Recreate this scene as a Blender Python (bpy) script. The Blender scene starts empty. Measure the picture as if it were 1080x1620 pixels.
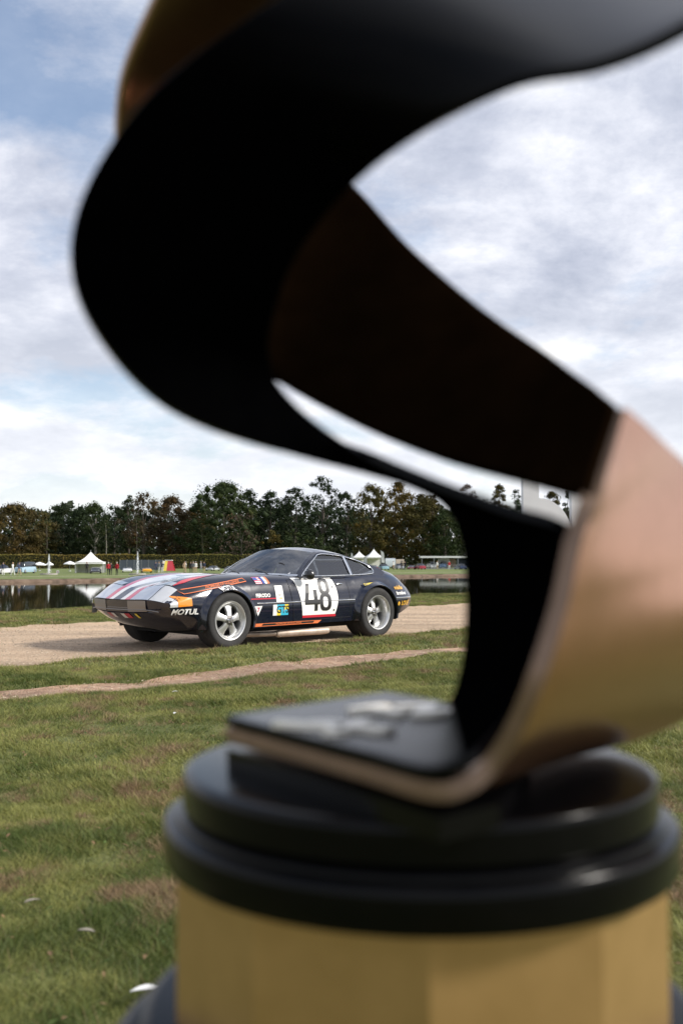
import bpy, bmesh, math, random
import numpy as np
from mathutils import Vector, Matrix
R = math.radians
rng = np.random.default_rng(7)
random.seed(7)
sc = bpy.context.scene
COL = sc.collection

# ---------------------------------------------------------------- camera
CAM_H = 1.02
PITCH = math.atan(75 / 1575)
cd = bpy.data.cameras.new('camera')
cam = bpy.data.objects.new('camera', cd); COL.objects.link(cam)
cam.location = (0, 0, CAM_H)
cam.rotation_euler = (R(90) + PITCH, 0, 0)
cd.sensor_fit = 'HORIZONTAL'; cd.sensor_width = 24.0; cd.lens = 35.0
cd.clip_start = 0.02; cd.clip_end = 5000
cd.dof.use_dof = True; cd.dof.focus_distance = 11.9; cd.dof.aperture_fstop = 3.5
sc.camera = cam

# ---------------------------------------------------------------- sky and sun
SUN_EL, SUN_AZ = 33.0, 98.0            # azimuth measured clockwise from the viewing axis (+Y)
w = bpy.data.worlds.new('World'); sc.world = w; w.use_nodes = True
nt = w.node_tree; N = nt.nodes; LK = nt.links
N.clear()
out = N.new('ShaderNodeOutputWorld'); bg = N.new('ShaderNodeBackground')
LK.new(bg.outputs[0], out.inputs[0]); bg.inputs[1].default_value = 0.1
sky = N.new('ShaderNodeTexSky'); sky.sky_type = 'NISHITA'; sky.sun_disc = False
sky.sun_elevation = R(SUN_EL); sky.sun_rotation = R(SUN_AZ)
sky.air_density = 1.0; sky.dust_density = 1.5; sky.ozone_density = 1.5
tc = N.new('ShaderNodeTexCoord')
sep = N.new('ShaderNodeSeparateXYZ'); LK.new(tc.outputs['Generated'], sep.inputs[0])
def wm(op, a, b=None, clamp=False):
    n = N.new('ShaderNodeMath'); n.operation = op; n.use_clamp = clamp
    for i, v in enumerate((a, b)):
        if v is None: continue
        if isinstance(v, (int, float)): n.inputs[i].default_value = v
        else: LK.new(v, n.inputs[i])
    return n.outputs[0]
zz = wm('ADD', wm('MAXIMUM', sep.outputs[2], 0.0), 0.34)
px = wm('DIVIDE', sep.outputs[0], zz); py = wm('DIVIDE', sep.outputs[1], zz)
comb = N.new('ShaderNodeCombineXYZ'); LK.new(px, comb.inputs[0]); LK.new(py, comb.inputs[1])
def wnoise(scale, detail, rough, off, dist=0.0, sx=1.0):
    mp = N.new('ShaderNodeMapping'); mp.inputs['Location'].default_value = off
    mp.inputs['Scale'].default_value = (sx, 1, 1)
    LK.new(comb.outputs[0], mp.inputs[0])
    n = N.new('ShaderNodeTexNoise'); n.inputs['Scale'].default_value = scale
    n.inputs['Detail'].default_value = detail; n.inputs['Roughness'].default_value = rough
    n.inputs['Distortion'].default_value = dist
    LK.new(mp.outputs[0], n.inputs[0]); return n.outputs[0]
def wramp(src, stops):
    r = N.new('ShaderNodeValToRGB'); el = r.color_ramp.elements
    while len(el) > 1: el.remove(el[-1])
    el[0].position = stops[0][0]; el[0].color = (*stops[0][1], 1)
    for p, c in stops[1:]:
        e = el.new(p); e.color = (*c, 1)
    LK.new(src, r.inputs[0]); return r.outputs[0]
cover = wramp(wnoise(1.7, 12, 0.60, (1.2, 7.7, 0.0), 0.15, 1.0), [(0.36, (0.2, 0.2, 0.2)), (0.49, (1, 1, 1))])
shade = wnoise(2.9, 14, 0.62, (6.1, 3.3, 0.0), 0.1, 0.95)
cloud = wramp(shade, [(0.35, (3.3, 3.65, 4.6)), (0.47, (4.8, 5.1, 6.0)), (0.56, (6.5, 6.7, 7.4)), (0.65, (8.5, 8.5, 8.5))])
hz = wm('SUBTRACT', 1.0, wm('MULTIPLY', wm('MAXIMUM', sep.outputs[2], 0.0), 3.6), True)   # bright low haze
mixh = N.new('ShaderNodeMixRGB'); LK.new(wm('MULTIPLY', hz, 0.8), mixh.inputs[0])
LK.new(cloud, mixh.inputs[1]); mixh.inputs[2].default_value = (8.6, 8.75, 9.0, 1)
cov2 = wm('MAXIMUM', cover, wm('MULTIPLY', hz, 0.85))
skyb = N.new('ShaderNodeMixRGB'); skyb.blend_type = 'MULTIPLY'; skyb.inputs[0].default_value = 1
LK.new(sky.outputs[0], skyb.inputs[1]); skyb.inputs[2].default_value = (1.35, 1.35, 1.35, 1)
mixc = N.new('ShaderNodeMixRGB'); LK.new(cov2, mixc.inputs[0])
LK.new(skyb.outputs[0], mixc.inputs[1]); LK.new(mixh.outputs[0], mixc.inputs[2])
LK.new(mixc.outputs[0], bg.inputs[0])

sd = bpy.data.lights.new('sun', 'SUN'); sun = bpy.data.objects.new('sun', sd); COL.objects.link(sun)
sd.energy = 3.9; sd.angle = R(10); sd.color = (1.0, 0.945, 0.87)
sdir = Vector((math.sin(R(SUN_AZ)) * math.cos(R(SUN_EL)), math.cos(R(SUN_AZ)) * math.cos(R(SUN_EL)), math.sin(R(SUN_EL))))
sun.rotation_euler = sdir.to_track_quat('Z', 'Y').to_euler()
sun.location = (30, -10, 40)

vs = sc.view_settings
vs.view_transform = 'Standard'; vs.look = 'None'; vs.exposure = 0.45; vs.gamma = 1.0; vs.use_curve_mapping = False
sc.render.engine = 'CYCLES'
sc.cycles.use_denoising = True
sc.cycles.max_bounces = 6; sc.cycles.transparent_max_bounces = 12
sc.cycles.caustics_reflective = False; sc.cycles.caustics_refractive = False

# ---------------------------------------------------------------- helpers
def mesh_np(name, V, F, smooth=False):
    me = bpy.data.meshes.new(name)
    V = np.asarray(V, dtype=np.float32); 
    if isinstance(F, np.ndarray):
        k = F.shape[1]; nf = len(F)
        me.vertices.add(len(V)); me.vertices.foreach_set('co', V.ravel())
        me.loops.add(nf * k); me.loops.foreach_set('vertex_index', F.astype(np.int32).ravel())
        me.polygons.add(nf); me.polygons.foreach_set('loop_start', np.arange(nf, dtype=np.int32) * k)
        me.polygons.foreach_set('loop_total', np.full(nf, k, dtype=np.int32))
        if smooth: me.polygons.foreach_set('use_smooth', np.ones(nf, dtype=bool))
        me.update(calc_edges=True)
    else:
        me.from_pydata([tuple(map(float, v)) for v in V], [], F)
        if smooth:
            for p in me.polygons: p.use_smooth = True
    return me
def add(name, me, mat=None, parent=None, loc=None, rz=None):
    o = bpy.data.objects.new(name, me); COL.objects.link(o)
    if me is not None and mat is not None and len(me.materials) == 0:
        for m in (mat if isinstance(mat, (list, tuple)) else [mat]): me.materials.append(m)
    if parent is not None: o.parent = parent
    if loc is not None: o.location = loc
    if rz is not None: o.rotation_euler = (0, 0, rz)
    return o
def tag(o, label, cat, group=None):
    o['label'] = label; o['category'] = cat
    if group: o['group'] = group
    return o
def struct(o): o['kind'] = 'structure'; return o
def thing(name, label, cat, loc=(0, 0, 0), rz=0.0, group=None):
    o = bpy.data.objects.new(name, None); COL.objects.link(o)
    o.empty_display_size = 0.1; o.location = loc; o.rotation_euler = (0, 0, rz)
    return tag(o, label, cat, group)
def smooth_by_angle(me, deg=35):
    for p in me.polygons: p.use_smooth = True
    try: me.set_sharp_from_angle(angle=R(deg))
    except Exception: pass

class MB:
    """collects simple shapes into one mesh"""
    def __init__(s): s.v = []; s.f = []; s.m = []
    def put(s, V, F, m=0):
        b = len(s.v); s.v += [tuple(map(float, p)) for p in V]
        s.f += [tuple(i + b for i in f) for f in F]; s.m += [m] * len(F); return s
    def box(s, x0, x1, y0, y1, z0, z1, m=0):
        V = [(x0,y0,z0),(x1,y0,z0),(x1,y1,z0),(x0,y1,z0),(x0,y0,z1),(x1,y0,z1),(x1,y1,z1),(x0,y1,z1)]
        return s.put(V, [(0,3,2,1),(4,5,6,7),(0,1,5,4),(1,2,6,5),(2,3,7,6),(3,0,4,7)], m)
    def grid(s, G, m=0, flip=False, wrap=False):
        G = np.asarray(G, float); a, b = G.shape[:2]; F = []
        for i in range(a - 1 + (1 if wrap else 0)):
            for j in range(b - 1):
                q = (i*b+j, ((i+1) % a)*b+j, ((i+1) % a)*b+j+1, i*b+j+1)
                F.append(q[::-1] if flip else q)
        return s.put(G.reshape(-1, 3), F, m)
    def lathe(s, prof, n=32, axis='z', m=0, c=(0,0,0), a0=0.0, a1=2*math.pi):
        full = abs(a1 - a0 - 2*math.pi) < 1e-6
        A = np.linspace(a0, a1, n, endpoint=not full)
        G = np.zeros((len(A), len(prof), 3))
        for j, (r, z) in enumerate(prof):
            if axis == 'z': G[:, j] = np.stack([r*np.cos(A), r*np.sin(A), np.full_like(A, z)], 1)
            else: G[:, j] = np.stack([r*np.cos(A), np.full_like(A, z), r*np.sin(A)], 1)
        G += np.array(c)
        return s.grid(G, m, wrap=full, flip=(axis != 'z'))
    def tube(s, P, r, n=8, m=0, cap=True):
        P = np.asarray(P, float); k = len(P); rr = np.full(k, r) if np.isscalar(r) else np.asarray(r, float)
        T = np.gradient(P, axis=0); T /= np.linalg.norm(T, axis=1)[:, None] + 1e-12
        G = np.zeros((n, k, 3)); up = np.array([0, 0, 1.0])
        for i in range(k):
            a = np.cross(T[i], up)
            if np.linalg.norm(a) < 1e-3: a = np.cross(T[i], [1.0, 0, 0])
            a /= np.linalg.norm(a); b = np.cross(T[i], a)
            if i and np.dot(a, pa) < 0: a, b = -a, -b
            pa = a
            for j in range(n):
                t = 2*math.pi*j/n; G[j, i] = P[i] + rr[i]*(a*math.cos(t) + b*math.sin(t))
        s.grid(G, m, wrap=True)
        if cap:
            base = len(s.v) - n*k
            s.f.append(tuple(base + j*k for j in range(n))[::-1]); s.m.append(m)
            s.f.append(tuple(base + j*k + k-1 for j in range(n))); s.m.append(m)
        return s
    def build(s, name, mat, parent=None, smooth=None, loc=None, rz=None):
        me = bpy.data.meshes.new(name); me.from_pydata(s.v, [], s.f); me.update()
        if isinstance(mat, (list, tuple)):
            for x in mat: me.materials.append(x)
            me.polygons.foreach_set('material_index', s.m)
        elif mat is not None: me.materials.append(mat)
        bm = bmesh.new(); bm.from_mesh(me); bmesh.ops.recalc_face_normals(bm, faces=bm.faces); bm.to_mesh(me); bm.free()
        if smooth: smooth_by_angle(me, smooth)
        return add(name, me, None, parent, loc, rz)
def catmull(P, per):
    P = np.asarray(P, float); Q = np.vstack([2*P[0]-P[1], P, 2*P[-1]-P[-2]]); o = []
    for i in range(len(P) - 1):
        p0, p1, p2, p3 = Q[i:i+4]
        for t in np.arange(per) / per:
            o.append(0.5*((2*p1) + (-p0+p2)*t + (2*p0-5*p1+4*p2-p3)*t*t + (-p0+3*p1-3*p2+p3)*t**3))
    o.append(P[-1]); return np.array(o)
def pchip(x, X, Y):
    """smooth monotone interpolation; X ascending"""
    X = np.asarray(X, float); Y = np.asarray(Y, float); h = np.diff(X); d = np.diff(Y)/h
    m = np.zeros_like(Y); m[0], m[-1] = d[0], d[-1]
    for i in range(1, len(X)-1):
        m[i] = 0 if d[i-1]*d[i] <= 0 else 3*(h[i-1]+h[i])/((2*h[i]+h[i-1])/d[i-1]+(h[i]+2*h[i-1])/d[i])
    x = np.clip(x, X[0], X[-1]); i = np.clip(np.searchsorted(X, x) - 1, 0, len(h)-1)
    t = (x - X[i])/h[i]
    return ((2*t**3-3*t**2+1)*Y[i] + (t**3-2*t**2+t)*h[i]*m[i] + (-2*t**3+3*t**2)*Y[i+1] + (t**3-t**2)*h[i]*m[i+1])
def at(u, v, d):
    """world point that stands d metres in front of the camera along its axis"""
    a = (u - 540)/1575*d; b = (810 - v)/1575*d; c, s = math.cos(PITCH), math.sin(PITCH)
    return np.array([a, d*c - b*s, CAM_H + d*s + b*c])

# ---------------------------------------------------------------- materials
def newmat(name):
    m = bpy.data.materials.new(name); m.use_nodes = True
    return m, m.node_tree.nodes, m.node_tree.links, m.node_tree.nodes['Principled BSDF']
def pb(name, col, rough=0.5, metal=0.0, coat=0.0, spec=None, emit=None):
    m, n, l, b = newmat(name)
    b.inputs['Base Color'].default_value = (*col, 1); b.inputs['Roughness'].default_value = rough
    b.inputs['Metallic'].default_value = metal
    if coat: b.inputs['Coat Weight'].default_value = coat; b.inputs['Coat Roughness'].default_value = 0.04
    if spec is not None: b.inputs['Specular IOR Level'].default_value = spec
    return m
def noisy(name, stops, scale=5, detail=6, rough=0.8, metal=0.0, bump=0.0, bscale=None, coords='Object', sx=(1,1,1), nrough=0.6, patch=None):
    """colour from a noise ramp, with fine relief from a second noise"""
    m, n, l, b = newmat(name)
    t = n.new('ShaderNodeTexCoord'); mp = n.new('ShaderNodeMapping'); mp.inputs['Scale'].default_value = sx
    l.new(t.outputs[coords], mp.inputs[0])
    z = n.new('ShaderNodeTexNoise'); z.inputs['Scale'].default_value = scale; z.inputs['Detail'].default_value = detail
    z.inputs['Roughness'].default_value = nrough; l.new(mp.outputs[0], z.inputs[0])
    r = n.new('ShaderNodeValToRGB'); e = r.color_ramp.elements
    while len(e) > 1: e.remove(e[-1])
    e[0].position = stops[0][0]; e[0].color = (*stops[0][1], 1)
    for p, c in stops[1:]:
        k = e.new(p); k.color = (*c, 1)
    l.new(z.outputs[0], r.inputs[0]); colour = r.outputs[0]
    if patch:                                  # broad worn and damp patches: scale, low, high, stretch, turn
        m3 = n.new('ShaderNodeMapping'); m3.inputs['Scale'].default_value = patch[3]; m3.inputs['Rotation'].default_value = (0, 0, patch[4]); m3.vector_type = 'TEXTURE' if False else 'POINT'
        l.new(t.outputs[coords], m3.inputs[0]); z3 = n.new('ShaderNodeTexNoise'); z3.inputs['Scale'].default_value = patch[0]; z3.inputs['Detail'].default_value = 4; l.new(m3.outputs[0], z3.inputs[0])
        mr = n.new('ShaderNodeMapRange'); mr.inputs[1].default_value = .35; mr.inputs[2].default_value = .65; mr.inputs[3].default_value = patch[1]; mr.inputs[4].default_value = patch[2]; l.new(z3.outputs[0], mr.inputs[0])
        mu = n.new('ShaderNodeMixRGB'); mu.blend_type = 'MULTIPLY'; mu.inputs[0].default_value = 1; l.new(colour, mu.inputs[1]); l.new(mr.outputs[0], mu.inputs[2]); colour = mu.outputs[0]
    l.new(colour, b.inputs['Base Color'])
    b.inputs['Roughness'].default_value = rough; b.inputs['Metallic'].default_value = metal
    if bump:
        z2 = n.new('ShaderNodeTexNoise'); z2.inputs['Scale'].default_value = bscale or scale*6; z2.inputs['Detail'].default_value = 6
        l.new(mp.outputs[0], z2.inputs[0]); bp = n.new('ShaderNodeBump'); bp.inputs['Strength'].default_value = bump
        bp.inputs['Distance'].default_value = 0.02; l.new(z2.outputs[0], bp.inputs['Height']); l.new(bp.outputs[0], b.inputs['Normal'])
    return m
def attr_mat(name, rough=0.6, trans=0.0, spec=0.3):
    """colour per piece from the mesh attribute 'tint' (leaf and blade colours)"""
    m, n, l, b = newmat(name)
    a = n.new('ShaderNodeAttribute'); a.attribute_name = 'tint'
    l.new(a.outputs['Color'], b.inputs['Base Color']); b.inputs['Roughness'].default_value = rough
    b.inputs['Specular IOR Level'].default_value = spec
    if trans:
        o = n['Material Output']; t = n.new('ShaderNodeBsdfTranslucent'); l.new(a.outputs['Color'], t.inputs[0])
        mx = n.new('ShaderNodeMixShader'); mx.inputs[0].default_value = trans
        l.new(b.outputs[0], mx.inputs[1]); l.new(t.outputs[0], mx.inputs[2]); l.new(mx.outputs[0], o.inputs[0])
    return m
def set_tint(me, C):
    a = me.color_attributes.new('tint', 'FLOAT_COLOR', 'POINT')
    C = np.asarray(C, np.float32); C = np.concatenate([C, np.ones((len(C), 1), np.float32)], 1)
    a.data.foreach_set('color', C.ravel())
def glass(name, tint=(0.75, 0.85, 0.9), rough=0.02, ior=2.1):
    m, n, l, b = newmat(name); o = n['Material Output']; n.remove(b)
    tr = n.new('ShaderNodeBsdfTransparent'); tr.inputs[0].default_value = (*tint, 1)
    gl = n.new('ShaderNodeBsdfGlossy'); gl.inputs['Roughness'].default_value = rough
    fr = n.new('ShaderNodeFresnel'); fr.inputs[0].default_value = ior
    mx = n.new('ShaderNodeMixShader'); l.new(fr.outputs[0], mx.inputs[0]); l.new(tr.outputs[0], mx.inputs[1])
    l.new(gl.outputs[0], mx.inputs[2]); l.new(mx.outputs[0], o.inputs[0]); return m
# ================================================================ ground
TH = R(45.3)
TD = np.array([math.cos(TH), math.sin(TH)])        # along the path
ND = np.array([-math.sin(TH), math.cos(TH)])       # across the path, away from the camera
N_TRACK0, N_TRACK1, N_PATH0, N_PATH1, N_BANK = 6.42, 7.06, 8.62, 13.6, 17.7
def wob(t, a, s, seed):
    return a*(np.sin(t*s+seed) + 0.6*np.sin(t*s*2.3+seed*1.7) + 0.4*np.sin(t*s*5.1+seed*2.9))/2
def ss(a, b, x):
    t = np.clip((x-a)/(b-a), 0, 1); return t*t*(3-2*t)
def gh(t, n):
    """height of the near bank"""
    z = 0.055 + 0.012*np.sin(t*1.3+n*0.7) + 0.008*np.sin(t*2.9-n*2.3) + 0.006*np.sin(t*6.1+n*4.7)
    z = z - 0.05*ss(6.3, 6.55, n)*(1-ss(6.95, 7.2, n))
    z = z*(1-ss(8.45, 8.75, n)*(1-ss(13.4, 13.8, n)))
    z = z - 1.9*ss(17.5, 19.0, n)
    return z
def tn2xy(t, n): return np.stack([t*TD[0]+n*ND[0], t*TD[1]+n*ND[1]], -1)
def sheet(T, Nn, zoff, mask=None):
    tt, nn = np.meshgrid(T, Nn, indexing='ij'); xy = tn2xy(tt, nn)
    V = np.concatenate([xy, (gh(tt, nn)+zoff)[..., None]], -1).reshape(-1, 3)
    a, b = len(T), len(Nn); i, j = np.meshgrid(np.arange(a-1), np.arange(b-1), indexing='ij')
    q = (i*b+j).ravel(); return V, np.stack([q, q+b, q+b+1, q+1], 1)
T_ax = np.unique(np.concatenate([np.arange(-8, 24, 0.22), [-1500, -700, -300], np.arange(-90, -8, 4), np.arange(24, 240, 6), [500, 1500]]))
N_ax = np.unique(np.concatenate([[-1500, -600, -200, -90], np.arange(-40, -3, 2), np.arange(-3, 9.2, 0.2), np.arange(9.2, 19.2, 0.25)]))
M_lawn = noisy('lawn_soil_grass', [(0.30, (0.06, 0.075, 0.018)), (0.48, (0.11, 0.125, 0.03)), (0.60, (0.15, 0.145, 0.045)), (0.72, (0.26, 0.20, 0.105))],
               scale=1.6, detail=10, rough=0.95, bump=0.9, bscale=45, nrough=0.7)
V, F = sheet(T_ax, N_ax, 0.0)
struct(add('lawn', mesh_np('lawn', V, F, True), M_lawn))
def strip(name, n0, n1, mat, seed, zoff, wa):
    T = np.unique(np.concatenate([np.arange(-8, 26, 0.12), np.arange(-90, -8, 4), np.arange(26, 240, 6)])); k = 22
    s = np.linspace(0, 1, k)
    lo = n0 + wob(T, wa, 1.1, seed) + 0.3*wa*np.sin(T*17+seed); hi = n1 + wob(T, wa, 1.4, seed+3) + 0.3*wa*np.sin(T*14+seed)
    nn = lo[:, None]*(1-s) + hi[:, None]*s; tt = np.repeat(T[:, None], k, 1)
    zo = zoff + 0.006*np.sin(tt*7+nn*9)*np.sin(tt*3.1-nn*5)
    V = np.concatenate([tn2xy(tt, nn), (gh(tt, nn)+zo)[..., None]], -1).reshape(-1, 3)
    a = len(T); i, j = np.meshgrid(np.arange(a-1), np.arange(k-1), indexing='ij'); q = (i*k+j).ravel()
    return struct(add(name, mesh_np(name, V, np.stack([q, q+k, q+k+1, q+1], 1), True), mat))
M_gravel = noisy('pale_gravel', [(0.28, (0.28, 0.175, 0.105)), (0.45, (0.46, 0.325, 0.21)), (0.58, (0.57, 0.425, 0.29)), (0.75, (0.68, 0.54, 0.40))],
                 scale=38, detail=8, rough=0.95, bump=1.0, bscale=70, nrough=0.75, patch=(1.1, .72, 1.12, (.22, 1.6, 1), -TH))
M_dirt = noisy('bare_earth', [(0.3, (0.16, 0.095, 0.06)), (0.5, (0.34, 0.215, 0.14)), (0.7, (0.47, 0.335, 0.235))], scale=9, detail=10, rough=0.95, bump=0.9, bscale=60, nrough=0.75, patch=(1.5, .7, 1.15, (.5, 1.5, 1), -TH))
strip('gravel_path', N_PATH0, N_PATH1, M_gravel, 1.0, 0.012, 0.05)
strip('dirt_track', N_TRACK0, N_TRACK1, M_dirt, 2.2, 0.012, 0.035)

# loose stones on path and track
def pebbles(n, n0, n1, t0, t1, s0, s1):
    t = rng.uniform(t0, t1, n); q = rng.uniform(n0, n1, n); s = rng.uniform(s0, s1, n)
    base = np.array([(1,0,0),(-.5,.87,0),(-.5,-.87,0),(.2,.1,.7)])
    a = rng.uniform(0, 6.28, n); c, d = np.cos(a), np.sin(a)
    B = np.repeat(base[None], n, 0)*s[:, None, None]; B[:, :, 0] *= rng.uniform(.7, 1.5, n)[:, None]
    X = B[:, :, 0]*c[:, None]-B[:, :, 1]*d[:, None]; Y = B[:, :, 0]*d[:, None]+B[:, :, 1]*c[:, None]
    xy = tn2xy(t, q); z = gh(t, q)+0.014
    V = np.stack([X+xy[:, :1], Y+xy[:, 1:], B[:, :, 2]+z[:, None]], -1).reshape(-1, 3)
    k = np.arange(n)[:, None]*4
    F = np.concatenate([k+np.array([[0,1,3]]), k+np.array([[1,2,3]]), k+np.array([[2,0,3]])])
    C = np.repeat(rng.uniform(.2, .62, n), 4)[:, None]*np.array([[1, .80, .58]])
    return V, F, C
V1, F1, C1 = pebbles(26000, N_PATH0, N_PATH1, -4, 22, .004, .014)
V2, F2, C2 = pebbles(4500, N_TRACK0, N_TRACK1, -4, 16, .003, .010)
me = mesh_np('loose_stones', np.vstack([V1, V2]), np.vstack([F1, F2+len(V1)])); set_tint(me, np.vstack([C1, C2]))
o = add('loose_stones', me, attr_mat('stone_chips', .9)); o['kind'] = 'stuff'; o['label'] = 'small loose stones on the gravel path and dirt track'

# ---- grass blades (stuff): cheap three-vertex-pair blades, tinted one by one
def vnoise(x, y, s, seed):
    r = np.random.default_rng(seed); G = r.random((64, 64)); x = x*s; y = y*s
    i, j = np.floor(x).astype(int), np.floor(y).astype(int); u, v = x-i, y-j; u = u*u*(3-2*u); v = v*v*(3-2*v)
    g = lambda a, b: G[a % 64, b % 64]
    return (g(i,j)*(1-u)+g(i+1,j)*u)*(1-v)+(g(i,j+1)*(1-u)+g(i+1,j+1)*u)*v
def fbm(x, y, s, seed): return (vnoise(x,y,s,seed)*.5+vnoise(x,y,s*2.1,seed+1)*.3+vnoise(x,y,s*4.3,seed+2)*.2)
def blades(x, y, t, n, hgt, wid, tri):
    m = len(t); z = gh(t, n)
    a = rng.uniform(0, 2*np.pi, m); la = rng.uniform(0, 2*np.pi, m)*.75+1.2*np.sin(x*1.7+y*2.3); lean = rng.uniform(.4, 1.9, m)*hgt
    dx, dy = np.cos(a)*wid, np.sin(a)*wid; lx, ly = np.cos(la)*lean, np.sin(la)*lean
    b0 = np.stack([x-dx, y-dy, z-.004], 1); b1 = np.stack([x+dx, y+dy, z-.004], 1); tip = np.stack([x+lx, y+ly, z+hgt*.9], 1)
    if tri:
        P = np.stack([b0, b1, tip], 1); F = np.arange(m*3).reshape(m, 3); k = 3
    else:
        P = np.stack([b0, b1, np.stack([x+dx*.6+lx*.38, y+dy*.6+ly*.38, z+hgt*.68], 1), tip], 1); k = 4
        q = np.arange(m)[:, None]*4; F = np.concatenate([q+np.array([[0, 1, 2]]), q+np.array([[0, 2, 3]])])
    # turf colour drifts in clumps: deep green, fresh yellow green, withered brown
    p1, p2, p3 = fbm(x, y, 1.1, 21), fbm(x, y, 3.4, 31), fbm(x, y, 9.0, 51)
    g = np.clip(.5+(p1-.5)*1.3+(p2-.5)*1.6+(p3-.5)*1.2+rng.normal(0, .24, m), 0, 1)[:, None]
    green = (1-g)*np.array([[.075, .105, .020]])+g*np.array([[.262, .262, .074]])
    d1, d2, d3 = fbm(x, y, 1.25, 41), fbm(x+7, y, 4.1, 61), fbm(x, y+3, 11., 71)
    near = np.exp(-((y-3.0)/.5)**2)*.25+np.exp(-((y-4.6-.25*x)/.35)**2)*.10
    dry = np.clip(((d1-.5)*1.0+(d2-.5)*1.1+(d3-.5)*.9+near-.175)*5+rng.normal(0, .25, m), 0, 1)[:, None]
    dry = np.maximum(dry, (rng.random((m, 1)) < .025)*.8)
    brown = np.array([[.30, .205, .110]])*rng.uniform(.45, 1.15, (m, 1))
    C = green*(1-dry)+brown*dry
    return P.reshape(-1, 3), F, np.repeat(C, k, 0)
def scatter(dens, hgt, wid, d0, d1, tri):
    W = lambda d: .80*d+.9
    m = int(dens*(.40*(d1*d1-d0*d0)+.9*(d1-d0))); y = np.sort(rng.uniform(0, 1, m))
    g = np.linspace(d0, d1, 400); cdf = np.concatenate([[0], np.cumsum((W(g[1:])+W(g[:-1]))/2)]); cdf /= cdf[-1]
    y = np.interp(y, cdf, g); x = rng.uniform(-.5, .5, m)*W(y)
    t, n = x*TD[0]+y*TD[1], x*ND[0]+y*ND[1]
    keep = (n < N_TRACK0+.05+wob(t,.035,1.1,2.2)+rng.normal(0, .03, m)) | ((n > N_TRACK1-.05+wob(t,.035,1.4,5.2)+rng.normal(0, .03, m)) & (n < N_PATH0+.06+wob(t,.05,1.1,1.0)+rng.normal(0, .02, m))) | ((n > N_PATH1-.06+wob(t,.05,1.4,4.0)+rng.normal(0, .04, m)) & (n < 18.2))
    keep |= (rng.random(m) < .02) & ((n < N_TRACK1) | ((n > N_PATH1-.6) & (n < 18.2)))
    keep &= rng.random(m) < np.clip(1.55-fbm(x, y, 2.6, 11)*1.15, .3, 1)
    x, y, t, n = x[keep], y[keep], t[keep], n[keep]
    H = hgt*(.15+1.75*fbm(x, y, 4.2, 5)**1.3)*rng.uniform(.45, 1.35, len(t)); tall = rng.random(len(t)) < .012; H[tall] *= 1.9
    return blades(x, y, t, n, H, wid*rng.uniform(.6, 1.4, len(t)), tri)
M_blade = attr_mat('grass_blades', .55, .25)
def grass(name, label, sets):
    Vs, Fs, Cs, b = [], [], [], 0
    for a in sets:
        V, F, C = scatter(*a); Vs.append(V); Fs.append(F+b); Cs.append(C); b += len(V)
    me = mesh_np(name, np.vstack(Vs), np.vstack(Fs)); set_tint(me, np.vstack(Cs))
    o = add(name, me, M_blade); o['kind'] = 'stuff'; o['label'] = label
grass('grass', 'short green and withered brown grass of the lawn beside the path', [
    (42000, .028, .0016, 1.6, 4.4, True), (15000, .030, .0025, 4.4, 9.0, True), (3800, .034, .0048, 9.0, 34, True)])

# withered leaves and clover scattered in the turf
n = 900; y = rng.uniform(1.8, 8.5, n)**1.0; x = rng.uniform(-.5, .5, n)*(.8*y+.9); t, q = x*TD[0]+y*TD[1], x*ND[0]+y*ND[1]; k = q < N_TRACK0-.05; x, y, t, q = x[k], y[k], t[k], q[k]; n = len(x)
a = rng.uniform(0, 6.28, n); s_ = rng.uniform(.006, .017, n); base = np.array([(-1, 0, 0), (0, .45, .25), (1, 0, .1), (0, -.45, .2)]); B = base[None]*s_[:, None, None]; tilt = rng.uniform(-.5, .5, n)
X = B[:, :, 0]*np.cos(a)[:, None]-B[:, :, 1]*np.sin(a)[:, None]; Y = B[:, :, 0]*np.sin(a)[:, None]+B[:, :, 1]*np.cos(a)[:, None]; Z = B[:, :, 2]+tilt[:, None]*B[:, :, 0]
V = np.stack([X+x[:, None], Y+y[:, None], Z+(gh(t, q)+.022)[:, None]], -1).reshape(-1, 3); k4 = np.arange(n)[:, None]*4
me = mesh_np('withered_leaves', V, np.concatenate([k4+np.array([[0, 1, 2]]), k4+np.array([[0, 2, 3]])])); pick = rng.random((n, 1))
set_tint(me, np.repeat(np.where(pick < .7, np.array([[.26, .165, .085]]), np.array([[.10, .15, .035]]))*rng.uniform(.5, 1.3, (n, 1)), 4, 0))
o = add('withered_leaves', me, attr_mat('withered_leaf', .8, .2)); o['kind'] = 'stuff'; o['label'] = 'small withered leaves scattered over the turf'

# fallen feathers on the lawn
M_feather = pb('white_feather', (.70, .70, .68), .7); M_feather2 = pb('dull_feather', (.26, .23, .18), .8)
def feather(u, v, L, ang, label, mat=None):
    d = 1.5
    for _ in range(40):                       # where the sight line meets the lawn
        p = at(u, v, d); t, n = p[:2]@TD, p[:2]@ND; d *= 1 + .5*(p[2]-gh(t, n)-.03)/max(.2, CAM_H-.05)
    m = MB(); k = 9; s = np.linspace(0, 1, k)
    wv = .17*np.sin(np.pi*s**.8)*L; z = .012+.03*L*4*s*(1-s)
    ctr = np.stack([s*L, .12*L*np.sin(s*2), z], 1)
    G = np.stack([ctr+np.stack([0*s, -wv, .25*wv], 1), ctr, ctr+np.stack([0*s, wv, .25*wv], 1)], 1)
    G2 = G.copy(); G2[..., 2] -= .0015
    m.grid(G); m.grid(G2, flip=True); m.tube(ctr-[0,0,.001], np.linspace(.0022, .0008, k)*L*12, 5)
    o = m.build('feather', mat or M_feather, smooth=60, loc=(p[0], p[1], float(gh(t, n))+.025), rz=ang)
    tag(o, label, 'feather', 'white feathers shed on the lawn')
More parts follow.
